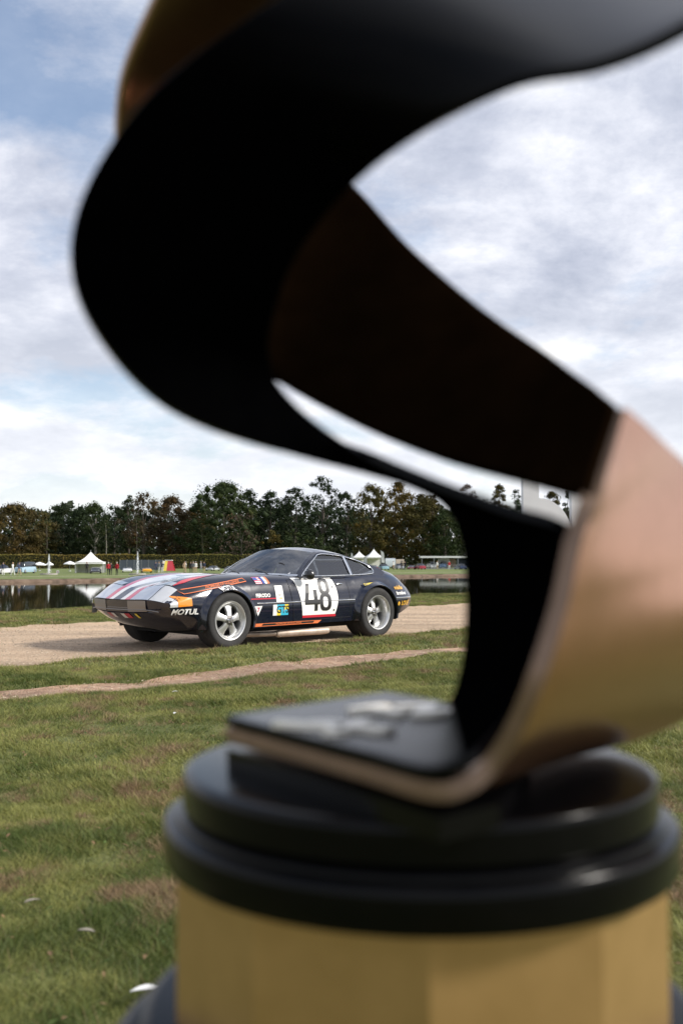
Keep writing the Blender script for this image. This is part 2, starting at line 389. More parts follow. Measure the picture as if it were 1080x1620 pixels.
feather(206, 1574, .075, .1, 'large white feather on the grass beside the black trophy foot')
feather(38, 1432, .045, .5, 'dull greyish feather lying on the grass at the far left', M_feather2)
feather(122, 1476, .05, -.35, 'dull slender feather on dry grass left of the gold column', M_feather2)
feather(272, 1096, .05, .4, 'small white feather on the grass just below the dirt track')
feather(275, 1131, .05, 1.3, 'small white feather upright on the grass left of the trophy slab')

# ================================================================ pond and far bank
m, n_, l_, b = newmat('pond_water')
b.inputs['Base Color'].default_value = (.012, .014, .008, 1); b.inputs['Roughness'].default_value = .03; b.inputs['IOR'].default_value = 1.33
t_ = n_.new('ShaderNodeTexCoord'); mp = n_.new('ShaderNodeMapping'); mp.inputs['Scale'].default_value = (.35, .9, 1); mp.inputs['Rotation'].default_value = (0, 0, R(20))
l_.new(t_.outputs['Object'], mp.inputs[0]); z1 = n_.new('ShaderNodeTexNoise'); z1.inputs['Scale'].default_value = 1.2; z1.inputs['Detail'].default_value = 5
l_.new(mp.outputs[0], z1.inputs[0]); bp = n_.new('ShaderNodeBump'); bp.inputs['Strength'].default_value = .05; bp.inputs['Distance'].default_value = .05
l_.new(z1.outputs[0], bp.inputs['Height']); l_.new(bp.outputs[0], b.inputs['Normal'])
M_water = m
WZ, FZ = -1.45, -1.1; DS = 1.2326
P0, P1 = np.array([-36.0, 105.0]), np.array([14.6, 144.0])
FD = (P1-P0)/np.linalg.norm(P1-P0); FN = np.array([-FD[1], FD[0]])
Vw = [(*tn2xy(-120.0, 17.9), WZ), (*tn2xy(320.0, 17.9), WZ), (*(P0+FD*520+FN*2), WZ), (*(P0-FD*180+FN*2), WZ)]
struct(add('pond', mesh_np('pond', Vw, [(0, 1, 2, 3)]), M_water))
M_earth = noisy('pond_bank_earth', [(.3, (.06, .042, .026)), (.5, (.135, .09, .06)), (.7, (.20, .145, .10))], scale=1.2, detail=8, rough=.95, bump=.8, bscale=8)
S = np.unique(np.concatenate([np.arange(-180, -20, 8), np.arange(-20, 120, .5), np.arange(120, 520, 10)]))
def farline(off, z, jit=0.0, seed=0):
    q = P0+S[:, None]*FD+FN*(off+wob(S, jit, .8, seed))[:, None] if jit else P0+S[:, None]*FD+FN*off
    return np.concatenate([q, np.broadcast_to(np.asarray(z, float), (len(S),))[:, None]], 1)
G = np.stack([farline(-.3, WZ-.3), farline(0, WZ+.02, .3, 1), farline(.25, WZ+.2, .3, 2), farline(.7, FZ-.03+wob(S, .03, 1.3, 4), .3, 1), farline(1.0, FZ-.01, .3, 6)], 1)
struct(MB().grid(G).build('pond_bank', M_earth, smooth=80))
M_far = noisy('far_lawn_turf', [(.3, (.075, .105, .020)), (.5, (.115, .15, .030)), (.7, (.17, .18, .05))], scale=.35, detail=9, rough=.95, bump=.5, bscale=6, nrough=.7)
offs = [.8, 6, 12, 25, 50, 90, 150, 300, 700, 1600]
G = np.stack([farline(q, FZ if q > 2 else FZ-.012) for q in offs], 1)
struct(MB().grid(G).build('far_lawn', M_far, smooth=80))
M_farpath = noisy('pale_sand_path', [(.3, (.28, .25, .16)), (.7, (.42, .38, .27))], scale=1.5, rough=.95)
G = np.stack([farline(14.0, FZ+.006), farline(15.6, FZ+.006)], 1)
struct(MB().grid(G).build('far_path', M_farpath))
# ================================================================ trophy in front of the camera
M_blk = noisy('black_lacquer', [(.3, (.0012, .0012, .0015)), (.7, (.002, .002, .0024))], scale=40, rough=.19)
M_bronze = noisy('satin_bronze', [(.3, (.50, .275, .18)), (.7, (.56, .31, .21))], scale=60, rough=.27, metal=1.0)
M_gold = noisy('brushed_gold', [(.3, (.44, .275, .11)), (.7, (.51, .32, .135))], scale=30, rough=.38, metal=.7)
M_cream = pb('cream_letter', (.90, .85, .75), .35)
M_blkr = noisy('black_satin', [(.3, (.0006, .0006, .0007)), (.7, (.001, .001, .0012))], scale=40, rough=.42)
M_blkr.node_tree.nodes['Principled BSDF'].inputs['Specular IOR Level'].default_value = .0
M_blk.node_tree.nodes['Principled BSDF'].inputs['Specular IOR Level'].default_value = .14
_n, _l = M_blkr.node_tree.nodes, M_blkr.node_tree.links
_a = _n.new('ShaderNodeAttribute'); _a.attribute_name = 'painted_sheen'; _l.new(_a.outputs['Fac'], _n['Principled BSDF'].inputs['Specular IOR Level']); _n['Principled BSDF'].inputs['Roughness'].default_value = .26
D0 = .85; AX = (658-540)/1575*D0; ZT = CAM_H
tr = thing('trophy', 'tall black and bronze twisted ribbon trophy on a gold column in the foreground', 'trophy', (AX, D0, 0))
def loc(p): return np.asarray(p, float)-np.array([AX, D0, 0])
# base mouldings, turned
def turned(name, prof, mat):
    prof = [(r, ZT-h) for r, h in prof]
    return MB().lathe(prof, 96).build(name, mat, tr, smooth=30)
turned('top_disc', [(0, .171), (.186, .171), (.1905, .1714), (.1938, .1728), (.1952, .1752), (.1955, .179), (.1955, .199), (.194, .2015), (.190, .2025), (0, .2025)], M_blk)
turned('cap_moulding', [(0, .2032), (.1985, .2032), (.2005, .2042), (.2012, .206), (.2012, .2080), (.2062, .2086), (.2092, .2098), (.2108, .2122), (.2112, .2160),
                        (.2112, .2360), (.2095, .2395), (.205, .2405), (0, .2405)], M_blk)
mb = MB(); K = 10; ang = [math.radians(-90-2.0+36*i) for i in range(K)]
col_prof = [(0, .2412), (.2005, .2412), (.2005, .3600), (0, .3600)]
top = [(.2005*math.cos(a), .2005*math.sin(a), ZT-.2412) for a in ang]; bot = [(x, y, ZT-.362) for x, y, z in top]
for i in range(K):
    j = (i+1) % K
    fm = MB(); fm.put([top[i], top[j], bot[j], bot[i], (0, 0, ZT-.2412), (0, 0, ZT-.362)], [(0, 3, 2, 1), (0, 1, 4), (3, 5, 2)])
    fm.build('column_facet', M_gold, tr)
turned('foot_step', [(0, .3626), (.216, .3626), (.2225, .3636), (.2265, .3665), (.2280, .371), (.2280, .384), (.226, .387), (0, .387)], M_blk)
turned('foot', [(0, .3876), (.240, .3876), (.248, .3892), (.2535, .3935), (.256, .401), (.256, .430), (.253, .436), (0, .436)], M_blk)
# pedestal under the foot
pd = thing('pedestal', 'black pedestal carrying the trophy', 'pedestal', (AX, D0, 0))
pm = MB().box(-.17, .17, -.17, .17, .06, ZT-.4365); pm.build('shaft', M_blk, pd)
MB().box(-.21, .21, -.21, .21, .02, .0595).build('base', M_blk, pd)

def ribbon(name, rul, mat, thick, per=10, across=12, parent=None, mats=None, flip=False, painted_sheen=None):
    pt = lambda q: q if isinstance(q, np.ndarray) else at(*q)
    E1 = np.array([pt(r[0]) for r in rul]); E2 = np.array([pt(r[1]) for r in rul]); B = np.array([r[2] if len(r) > 2 else 0. for r in rul])
    C1, C2 = catmull(E1, per), catmull(E2, per); Bc = catmull(np.stack([B, B, B], 1), per)[:, 0]
    s = np.linspace(0, 1, across+1)
    G = C1[:, None]*(1-s)[None, :, None] + C2[:, None]*s[None, :, None]
    Tn = np.gradient((C1+C2)/2, axis=0); Wd = C2-C1; Nn = np.cross(Tn, Wd); Nn /= np.linalg.norm(Nn, axis=1)[:, None]
    for i in range(1, len(Nn)):
        if np.dot(Nn[i], Nn[i-1]) < 0: Nn[i] *= -1
    G = G + (Bc[:, None]*4*(s*(1-s))[None, :])[..., None]*Nn[:, None]
    G = loc(G); m = MB().grid(G, flip=flip)
    me = bpy.data.meshes.new(name); me.from_pydata(m.v, [], m.f); me.update()
    for p in me.polygons: p.use_smooth = True
    for x in (mats or [mat]): me.materials.append(x)
    if painted_sheen:
        pc = np.clip(catmull(np.array(painted_sheen, float)[:, None].repeat(3, 1), per)[:, 0], 0, 1); at_ = me.attributes.new('painted_sheen', 'FLOAT', 'POINT'); at_.data.foreach_set('value', np.repeat(pc, across+1).astype(np.float32))
    o = add(name, me, None, parent)
    sm = o.modifiers.new('solid', 'SOLIDIFY'); sm.thickness = thick; sm.offset = 0; sm.use_even_offset = False
    if mats: sm.material_offset = 0; sm.material_offset_rim = 1
    bv = o.modifiers.new('bevel', 'BEVEL'); bv.width = thick*.42; bv.segments = 4; bv.limit_method = 'ANGLE'; bv.angle_limit = R(50)
    return o
def slab(h):
    """the straight flat end of a ribbon, lying over the disc"""
    A, B, K0, K1 = np.array([-.0950, .826]), np.array([.0545, .624]), np.array([.0436, .980]), np.array([.0965, .905])
    return [(np.array([*(K1+(K0-K1)*q), CAM_H-h]), np.array([*(B+(A-B)*q), CAM_H-h])) for q in (0, .25, .5, .75, 1.0)]
black = [
 ((1280, -200, .82), (1270, -80, .55)), ((1040, -130, .79), (1092, 42, .545)), ((800, -110, .74), (955, 104, .56)), ((580, -65, .685), (815, 135, .595)),
 ((400, 28, .67), (665, 212, .64)), ((240, 150, .69), (555, 296, .68)), ((142, 288, .70), (470, 402, .715)), ((111, 410, .70), (432, 500, .74)),
 ((150, 525, .705), (424, 556, .76)), ((260, 642, .725), (441, 614, .78)), ((420, 708, .765), (502, 674, .79)), ((570, 741, .82), (592, 724, .79)),
 ((660, 768, .86), (690, 766, .77)), ((712, 803, .88), (800, 806, .74)), ((736, 872, .83), (908, 842, .70)), ((742, 960, .82), (935, 930, .68)),
 ((738, 1040, .83), (868, 1070, .650)), ((728, 1088, .86), (785, 1165, .622)), ((720, 1108, .88), (740, 1205, .612)), *slab(.1330)]
# painted sheen: specular level off on the long curve, raised at tip and slab
SHEEN = [.5, .5, .42, .12, .02]+[0]*14+[.03, .16, .36, .5, .5]
ribbon('black_ribbon', black, M_blkr, .0085, parent=tr, mats=[M_blkr, M_blk], painted_sheen=SHEEN)
bronze = [
 ((760, -300, .70), (560, -360, .73)), ((560, -140, .80), (330, -150, .79)), ((445, 15, .91), (226, 30, .87)), ((420, 120, .99), (184, 165, .93)), ((430, 200, 1.04), (200, 330, .97)),
 ((480, 245, 1.06), (290, 490, .98)), ((560, 297, 1.05), (430, 595, .98)), ((650, 395, 1.0), (560, 668, .92)), ((760, 490, .94), (690, 722, .85)),
 ((875, 570, .86), (815, 758, .76)), ((945, 618, .755), (895, 781, .665)), ((978, 648, .668), (934, 788, .612)), ((1026, 690, .702), (918, 824, .606)),
 ((1086, 748, .762), (905, 862, .598)), ((1185, 860, .825), (886, 950, .589)), ((1215, 980, .835), (852, 1060, .580)), ((1130, 1094, .868), (815, 1150, .593)),
 ((1010, 1160, .885), (778, 1208, .607)), ((905, 1170, .89), (735, 1245, .610)), *slab(.1440)]
M_dark = noisy('black_with_brown_reflection', [(.3, (.0045, .0023, .0010)), (.7, (.007, .0036, .0016))], scale=30, rough=.42)  # black ribbon face, with its brown reflection put into the colour
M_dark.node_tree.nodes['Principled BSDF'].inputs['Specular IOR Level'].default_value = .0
ribbon('bronze_band', bronze[:6], noisy('shaded_bronze', [(.3, (.27, .175, .115)), (.7, (.32, .21, .14))], scale=60, rough=.32, metal=1.0), .0120, parent=tr)  # darker copy of the satin bronze, its shade put into the colour
ribbon('dark_band', bronze[5:12], M_dark, .0130, parent=tr)
M_rim = noisy('dull_bronze_edge', [(.3, (.20, .135, .095)), (.7, (.25, .17, .12))], scale=60, rough=.45, metal=.8)
ribbon('bronze_ribbon', bronze[11:], M_bronze, .0115, parent=tr, mats=[M_bronze, M_rim])
# plate below the ribbons on the disc
def hp(x, y, h): return loc((x, y, CAM_H-h))
pts = [(-.094, .826), (.0595, .608), (.100, .640), (.150, .80), (.099, .892), (.0436, .98)]
m = MB(); m.put([hp(x, y, .1555) for x, y in pts]+[hp(x, y, .1705) for x, y in pts], [(0,1,2,3,4,5), (11,10,9,8,7,6)]+[(i, (i+6), (i+1) % 6+6, (i+1) % 6) for i in range(6)])
m.build('ribbon_plate', M_blk, tr)
# raised cream letters on the slab
def text_mesh(s, size=1.0, bold=0.0, shear=0.0, extrude=0.0, align='CENTER', space=1.0):
    cu = bpy.data.curves.new('t', 'FONT'); cu.body = s; cu.size = size; cu.offset = bold; cu.shear = shear; cu.extrude = extrude
    cu.align_x = align; cu.align_y = 'CENTER'; cu.resolution_u = 3; cu.space_character = space
    ob = bpy.data.objects.new('t', cu); COL.objects.link(ob)
    me = bpy.data.meshes.new_from_object(ob.evaluated_get(bpy.context.evaluated_depsgraph_get()))
    bpy.data.objects.remove(ob); bpy.data.curves.remove(cu); return me
for ch, x, y, rot in (('J', -.027, .765, 70), ('X', .008, .757, 15), ('T', .036, .835, 40), ('Z', .072, .840, 20)):
    me = text_mesh(ch, .058, .0036, 0, .0022); o = add('letter', me, M_cream, tr)
    o.location = hp(x, y, .1264); o.rotation_euler = (0, 0, R(rot))
# ================================================================ the racing coupe
CAR_X, CAR_Y = -1.01, 12.65
car = thing('race_car', 'dark blue vintage racing coupe numbered 48 parked on the gravel path', 'car', (CAR_X, CAR_Y, 0.012), math.pi+TH)
def paint(name, col, flake=.0):
    m = pb(name, col, .22, 0, 1.0, .3); b = m.node_tree.nodes['Principled BSDF']
    n, l = m.node_tree.nodes, m.node_tree.links
    t = n.new('ShaderNodeTexCoord'); z = n.new('ShaderNodeTexNoise'); z.inputs['Scale'].default_value = 7; z.inputs['Detail'].default_value = 6
    l.new(t.outputs['Object'], z.inputs[0]); mr = n.new('ShaderNodeMapRange'); mr.inputs[3].default_value = .10; mr.inputs[4].default_value = .28
    l.new(z.outputs[0], mr.inputs[0]); l.new(mr.outputs[0], b.inputs['Roughness'])
    return m
M_navy = paint('navy_paint', (.0028, .0050, .0170))
M_white = paint('white_paint', (.84, .83, .80)); M_red = paint('red_paint', (.55, .025, .045)); M_orange = paint('orange_paint', (.75, .20, .075))
M_black = pb('black_print', (.012, .012, .013), .35, 0, .5); M_rub = noisy('tyre_rubber', [(.3, (.012, .012, .012)), (.7, (.028, .027, .026))], scale=12, rough=.8, bump=.2, bscale=60)
M_chrome = pb('chrome_trim', (.78, .79, .80), .12, 1.0); M_alloy = noisy('cast_alloy', [(.3, (.58, .58, .57)), (.7, (.72, .72, .71))], scale=20, rough=.33, metal=.75)
M_glass = glass('window_glass', (.86, .92, .95), .02, 2.1); M_wsglass = glass('screen_glass', (.72, .80, .84), .02, 3.2); M_lens = pb('clear_lamp_cover', (.62, .66, .72), .12, .5, 1.0); M_pgrey = paint('pale_grey_print', (.42, .43, .46)); M_amber = pb('amber_lens', (.80, .26, .02), .18, 0, 1.0)
M_int = pb('dark_interior', (.02, .02, .022), .7); M_well = pb('wheel_well_black', (.008, .008, .008), .9); M_yellow = paint('yellow_print', (.80, .62, .06)); M_gold_t = paint('ochre_print', (.72, .40, .05))
M_cyan = paint('cyan_print', (.05, .45, .62)); M_grey = pb('grey_metal', (.24, .23, .22), .38, .7); M_blueflag = paint('blue_print', (.06, .10, .34)); M_pinkred = paint('pale_red_print', (.62, .08, .14))
# ---- body table: station x, centre height, crest (y,z), shoulder (y,z), waist (y,z), sill (y,z)
TB = np.array([
 (-2.03, .700, .46, .695, .63, .640, .735, .50, .70, .37), (-1.90, .785, .52, .775, .685, .690, .790, .50, .75, .34), (-1.70, .865, .57, .848, .735, .755, .835, .50, .80, .285),
 (-1.45, .905, .60, .888, .765, .790, .865, .50, .83, .25), (-1.10, .865, .62, .855, .78, .785, .872, .50, .84, .235), (-.60, .815, .63, .808, .775, .765, .860, .50, .835, .235),
 (.10, .815, .63, .812, .770, .760, .850, .50, .83, .23), (.60, .825, .61, .832, .770, .758, .850, .50, .83, .22), (1.00, .808, .60, .835, .765, .750, .848, .50, .82, .215),
 (1.35, .775, .59, .820, .757, .735, .838, .51, .81, .21), (1.65, .735, .57, .785, .745, .700, .822, .525, .79, .205), (1.88, .688, .55, .722, .73, .650, .805, .520, .75, .215), (2.13, .560, .50, .565, .70, .540, .785, .510, .66, .235)])
AX_F, AX_R, AX_Z = 1.2, -1.2, .316
def tb(c, x): return pchip(x, TB[:, 0], TB[:, c])
def kw(x): return .17*float(ss(1.35, 2.13, np.array(x)))
def rec(xs, z): return 1.65*float(ss(1.58, 2.13, np.array(xs)))*max(0, .48-z)
def warp(xs, y, z=1.0): return xs - kw(xs)*(abs(y)/.8)**2.5 - rec(xs, z)
_SC = {}
def sec(xs, nt=14, nb=14, zlow=None):
    k = (round(float(xs), 3), nt, nb, None if zlow is None else round(zlow, 4))
    if k not in _SC: _SC[k] = _sec(k[0], nt, nb, zlow)
    return _SC[k]
def _sec(xs, nt=14, nb=14, zlow=None):
    v = [float(tb(c, xs)) for c in range(1, 10)]
    top = np.array([(-v[1]*.5, v[0]*.5+v[2]*.5-.0), (0, v[0]), (v[1]*.5, v[0]*.52+v[2]*.48), (v[1], v[2]), (v[3], v[4]), (v[5], v[6]), (v[7], v[8])])
    top[0] = (-top[2][0], top[2][1])
    c = catmull(top, 12)[12:]
    i3 = 12*3                                  # index of the shoulder
    low = c[i3:]
    if zlow is not None and zlow > low[-1, 1]:
        k = np.searchsorted(-low[:, 1], -zlow); k = min(max(k, 1), len(low)-1)
        f = (low[k-1, 1]-zlow)/max(1e-9, low[k-1, 1]-low[k, 1]); e = low[k-1]*(1-f)+low[k]*f; low = np.vstack([low[:k], e])
    def res(p, n):
        s = np.concatenate([[0], np.cumsum(np.linalg.norm(np.diff(p, axis=0), axis=1))]); q = np.linspace(0, s[-1], n)
        return np.stack([np.interp(q, s, p[:, 0]), np.interp(q, s, p[:, 1])], 1)
    return np.vstack([res(c[:i3+1], nt), res(low, nb)[1:]])
def unwarp(x, y, z=1.0):
    xs = x
    for _ in range(12): xs = min(2.13, .5*xs+.5*(x + kw(xs)*(abs(y)/.8)**2.5 + rec(xs, z)))
    return xs
def side_y(x, z):
    y = .8
    for _ in range(3):
        s = sec(unwarp(x, y, z) if x > 1.3 else x); p = s[10:]; y = float(np.interp(-z, -p[:, 1], p[:, 0]))
    return y
def top_z(x, y):
    s = sec(unwarp(x, y)); p = s[:20]; return float(np.interp(abs(y), p[:, 0], p[:, 1]))
RA_F, RA_R = .348, .362
def arch(x):
    z = 0
    for ax, r in ((AX_F, RA_F), (AX_R, RA_R)):
        if abs(x-ax) < r: z = max(z, AX_Z+math.sqrt(r*r-(x-ax)**2))
    return z if z > 0 else None
XS = np.unique(np.round(np.concatenate([np.linspace(-2.03, 2.13, 64)]+[ax+r*np.cos(np.linspace(0, np.pi, 25)) for ax, r in ((AX_F, RA_F), (AX_R, RA_R))]), 4))
m = MB()
for sgn in (1, -1):
    G = []
    for xs in XS:
        s = sec(xs, zlow=arch(xs)); G.append([(warp(xs, y, z), sgn*y, z) for y, z in s])
    m.grid(np.array(G), flip=sgn < 0)
# front valance below the nose edge
s = sec(2.13); crease = s[:14+9]; kz = int(np.argmin(np.abs(s[:, 1]-.512))); edge = s[:kz+1]; sidecol = s[kz:]
VZ = [.0, .045, .120, .128, .17, .22, .27, .31, .335]; CI = [.0, .004, .014, .006, .06, .14, .27, .42, .55]
yy = np.concatenate([-edge[::-1, 0], edge[1:, 0]]); ze = np.concatenate([edge[::-1, 1], edge[1:, 1]]); ymax = yy[-1]
G = []
for y, z0 in zip(yy, ze):
    b = (abs(y)/ymax)**4; row = []; zt = z0
    for v, c in zip(VZ, CI):
        z = zt-v*(zt-.235*(abs(y)/ymax)**2-.190*(1-(abs(y)/ymax)**2))/.335
        ys = float(np.interp(-z, -sidecol[:, 1], sidecol[:, 0])) if z < sidecol[0, 1] else sidecol[0, 0]
        ins = ymax-ys
        row.append((warp(2.13, y)-c*(1-b)-b*rec(2.13, z), math.copysign(max(0, abs(y)-ins*b-(1-b)*.10*c*abs(y)), y), z))
    G.append(row)
m.grid(np.array(G))
# tail panel
s = sec(-2.03); ring = [(-2.03-.03*(1-(y/.75)**2), y, z) for y, z in s]+[(-2.03-.03*(1-(y/.75)**2), -y, z) for y, z in s[::-1]]
m.put(ring, [tuple(range(len(ring)))])
body = m.build('body', M_navy, car, smooth=32)
bm = bmesh.new(); bm.from_mesh(body.data); bmesh.ops.remove_doubles(bm, verts=bm.verts, dist=.0006); bmesh.ops.recalc_face_normals(bm, faces=bm.faces); bm.to_mesh(body.data); bm.free(); smooth_by_angle(body.data, 32)
MB().box(-1.70, 1.46, -.62, .62, .16, .215).build('floor_pan', M_well, car)
# ---- wheel wells and flares
def flare(ax, r, yo, name):
    for sgn in (1, -1):
        G = []; A = np.linspace(R(-14), R(194), 44)
        for a in A:
            w = max(0, math.sin(a)*.6+.4)
            row = []
            for rr, f in ((r+.062, 0), (r+.045, .10), (r+.028, .42), (r+.012, .82), (r+.001, 1.0), (r-.010, 1.0)):
                x = ax+rr*math.cos(a); z = AX_Z+rr*math.sin(a); zb = max(z, .235)
                y0 = side_y(x, min(zb, .70))+.0015; row.append((x, sgn*(y0*(1-f)+max(yo, y0)*f - (.012 if rr < r else 0)), zb if rr > r else max(z, .235)))
            G.append(row)
        MB().grid(np.array(G), flip=sgn < 0).build(name, M_navy, car, smooth=50)
        MB().lathe([(r+.002, sgn*.50), (r+.002, sgn*(yo-.03))], 40, 'y', c=(ax, 0, AX_Z), a0=R(-15), a1=R(195)).build('wheel_well', M_well, car, smooth=60)
        pts = [(ax+(r+.003)*math.cos(a), sgn*.50, AX_Z+(r+.003)*math.sin(a)) for a in A]
        MB().put(pts, [tuple(range(len(pts)))]).build('wheel_well', M_well, car)
flare(AX_F, RA_F, .880, 'front_flare'); flare(AX_R, RA_R, .925, 'rear_flare')
# ---- wheels
def wheel(ax, sgn, yo, wdt, r, dish):
    root = bpy.data.objects.new('wheel', None); COL.objects.link(root); root.parent = car; root.location = (ax, 0, r)
    yi = yo-wdt; S = sgn
    prof = [(.21, yi), (r-.055, yi-.004), (r-.018, yi+.008), (r-.002, yi+.035)]
    for q in np.linspace(.05, wdt-.05, 6): prof += [(r, yi+q-.004), (r-.004, yi+q-.002), (r-.004, yi+q+.004), (r, yi+q+.006)]
    prof += [(r-.002, yo-.035), (r-.018, yo-.008), (r-.032, yo+.002), (r-.055, yo+.004), (.220, yo-.004), (.210, yo-.010)]
    prof = [(a, S*b) for a, b in prof]
    MB().lathe(prof, 56, 'y').build('tyre', M_rub, root, smooth=40)
    rp = [(.212, yo-.010), (.221, yo-.003), (.218, yo+.003), (.210, yo+.001), (.200, yo-.014), (.191, yo-.030), (.184, yo-dish*.6), (.170, yo-dish-.01), (.168, yo-dish-.07), (.20, yi+.02)]
    MB().lathe([(a, S*b) for a, b in rp], 56, 'y').build('rim', M_alloy, root, smooth=40)
    ys = yo-dish
    MB().lathe([(.168, S*(ys-.075)), (.02, S*(ys-.080))], 40, 'y').build('brake_disc', M_well, root)
    for k in range(5):
        a = 2*math.pi*k/5+.35; m = MB(); G = []
        for rr, hw, yy_ in ((.050, .036, .014), (.09, .036, .006), (.13, .044, -.008), (.178, .066, -.020)):
            ca, sa = math.cos(a), math.sin(a); row = []
            for t, dy in ((-1, -.022), (-.85, 0), (-.4, .007), (.4, .007), (.85, 0), (1, -.022)):
                row.append((rr*ca-t*hw*sa, S*(ys+yy_+dy), rr*sa+t*hw*ca))
            G.append(row)
        m.grid(np.array(G)); m.build('spoke', M_alloy, root, smooth=40)
    MB().lathe([(.0, S*(ys+.055)), (.016, S*(ys+.055)), (.024, S*(ys+.048)), (.030, S*(ys+.026)), (.052, S*(ys+.022)), (.062, S*(ys+.010)), (.064, S*(ys-.03))], 28, 'y').build('hub', M_grey, root, smooth=35)
    m = MB()
    for k in range(3):
        a = 2*math.pi*k/3+.2; d = np.array([math.cos(a), 0, math.sin(a)]); c = np.array([0, S*(ys+.04), 0])
        m.tube([c+d*.02, c+d*.045, c+d*.058], [.010, .009, .005], 6)
    m.build('knock_off_nut', M_chrome, root, smooth=40)
for ax, yo, wd_, r_, di in ((AX_F, .865, .27, .322, .035), (AX_R, .905, .34, .326, .095)):
    for sgn in (1, -1): wheel(ax, sgn, yo, wd_, r_, di)
# ---- cabin
def tumble(z): return .760-(z-.80)*.62-(max(0, z-.98))**2*.9
def roof_c(x): return float(pchip(x, [-1.75, -1.50, -1.25, -1.0, -.75, -.5, -.24], [.785, .920, 1.022, 1.098, 1.146, 1.163, 1.140]))
def roof_e(x): return float(pchip(x, [-1.75, -1.50, -1.25, -1.0, -.75, -.5, -.38], [.745, .862, .950, 1.030, 1.080, 1.098, 1.090]))
# windscreen: curved sheet from cowl to roof header
def ws(u, v):
    """u across -1..1, v 0 base .. 1 top"""
    xb = .17-.10*abs(u)**2.2; zb = .822-.014*abs(u)**2; yb = .745*u
    xt = -.24-.145*abs(u)**2; zt = 1.140-.050*abs(u)**2.2; yt = .578*u
    bow = .022*4*v*(1-v)
    return np.array([xb+(xt-xb)*v+bow*.45, yb+(yt-yb)*v, zb+(zt-zb)*v+bow*.9])
G = np.array([[ws(u, v) for v in np.linspace(0, 1, 9)] for u in np.linspace(-1, 1, 25)])
MB().grid(G).build('windscreen', M_wsglass, car, smooth=60)
for u0, u1 in ((-1.035, -.955), (.955, 1.035)):
    G = np.array([[ws(u, v)+np.array([.004, 0, .004]) for v in np.linspace(-.02, 1.02, 9)] for u in np.linspace(u0, u1, 4)])
    MB().grid(G).build('windscreen_pillar', M_navy, car, smooth=60)
G = np.array([[ws(u, v)+np.array([.006, 0, .005]) for v in (-.02, .035)] for u in np.linspace(-1, 1, 25)])
MB().grid(G).build('windscreen_seal', M_chrome, car)
# roof and tail deck: section from centre to drip edge
RX = np.linspace(-1.75, -.24, 32); G = []
for x in RX:
    row = []
    for u in np.linspace(-1, 1, 25):
        zc, ze_ = roof_c(x), roof_e(x); ye = tumble(ze_)-.22*float(ss(1.15, 1.75, np.array(-x))) if x > -9 else 0
        xx = x-.145*u*u*max(0, (x+.75)/.51)**1.5
        row.append((xx, ye*u, zc-(zc-ze_)*abs(u)**2.3))
    G.append(row)
G = np.array(G); nr = len(RX)
ri = int(np.argmin(abs(RX+1.02)))
MB().grid(G[ri:]).build('roof', M_navy, car, smooth=60)
MB().grid(G[:ri+1, :5]).grid(G[:ri+1, -5:]).build('sail_panel', M_navy, car, smooth=60)
MB().grid(G[:ri+1, 4:-4]-np.array([0, 0, .004])).build('rear_window', M_glass, car, smooth=60)
MB().grid(G[:6, 4:-4]+np.array([0, 0, .002])).build('tail_deck', M_navy, car, smooth=60)
# cabin sides: a frame ring round one opening, mapped on the tumblehome
def side_pt(x, z, sgn, off=0.): return (x, sgn*(tumble(z)+off), z)
outer = [(.085, .800), (-.07, .895), (-.23, .994), (-.385, 1.091)]+[(x, roof_e(x)+.001) for x in np.linspace(-.46, -1.45, 15)]+[(-1.50, .83), (-1.40, .80), (-1.15, .79), (-.75, .785), (-.35, .785), (0, .785)]
inner = [(.030, .806), (-.09, .886), (-.25, .982), (-.395, 1.064), (-.47, 1.076)]+[(x, min(roof_e(x)-.022, 1.076)) for x in np.linspace(-.53, -1.10, 10)]+[(-1.17, .955), (-1.23, .925), (-1.275, .892), (-1.290, .866), (-1.282, .842), (-1.26, .826), (-1.12, .815), (-.95, .810), (-.75, .806), (-.35, .802), (0, .802)]
def resample(P, n):
    P = np.array(P+[P[0]]); s = np.concatenate([[0], np.cumsum(np.linalg.norm(np.diff(P, axis=0), axis=1))]); q = np.linspace(0, s[-1], n, endpoint=False)
    return np.stack([np.interp(q, s, P[:, 0]), np.interp(q, s, P[:, 1])], 1)
Oo, Ii = resample(outer, 90), resample(inner, 90)
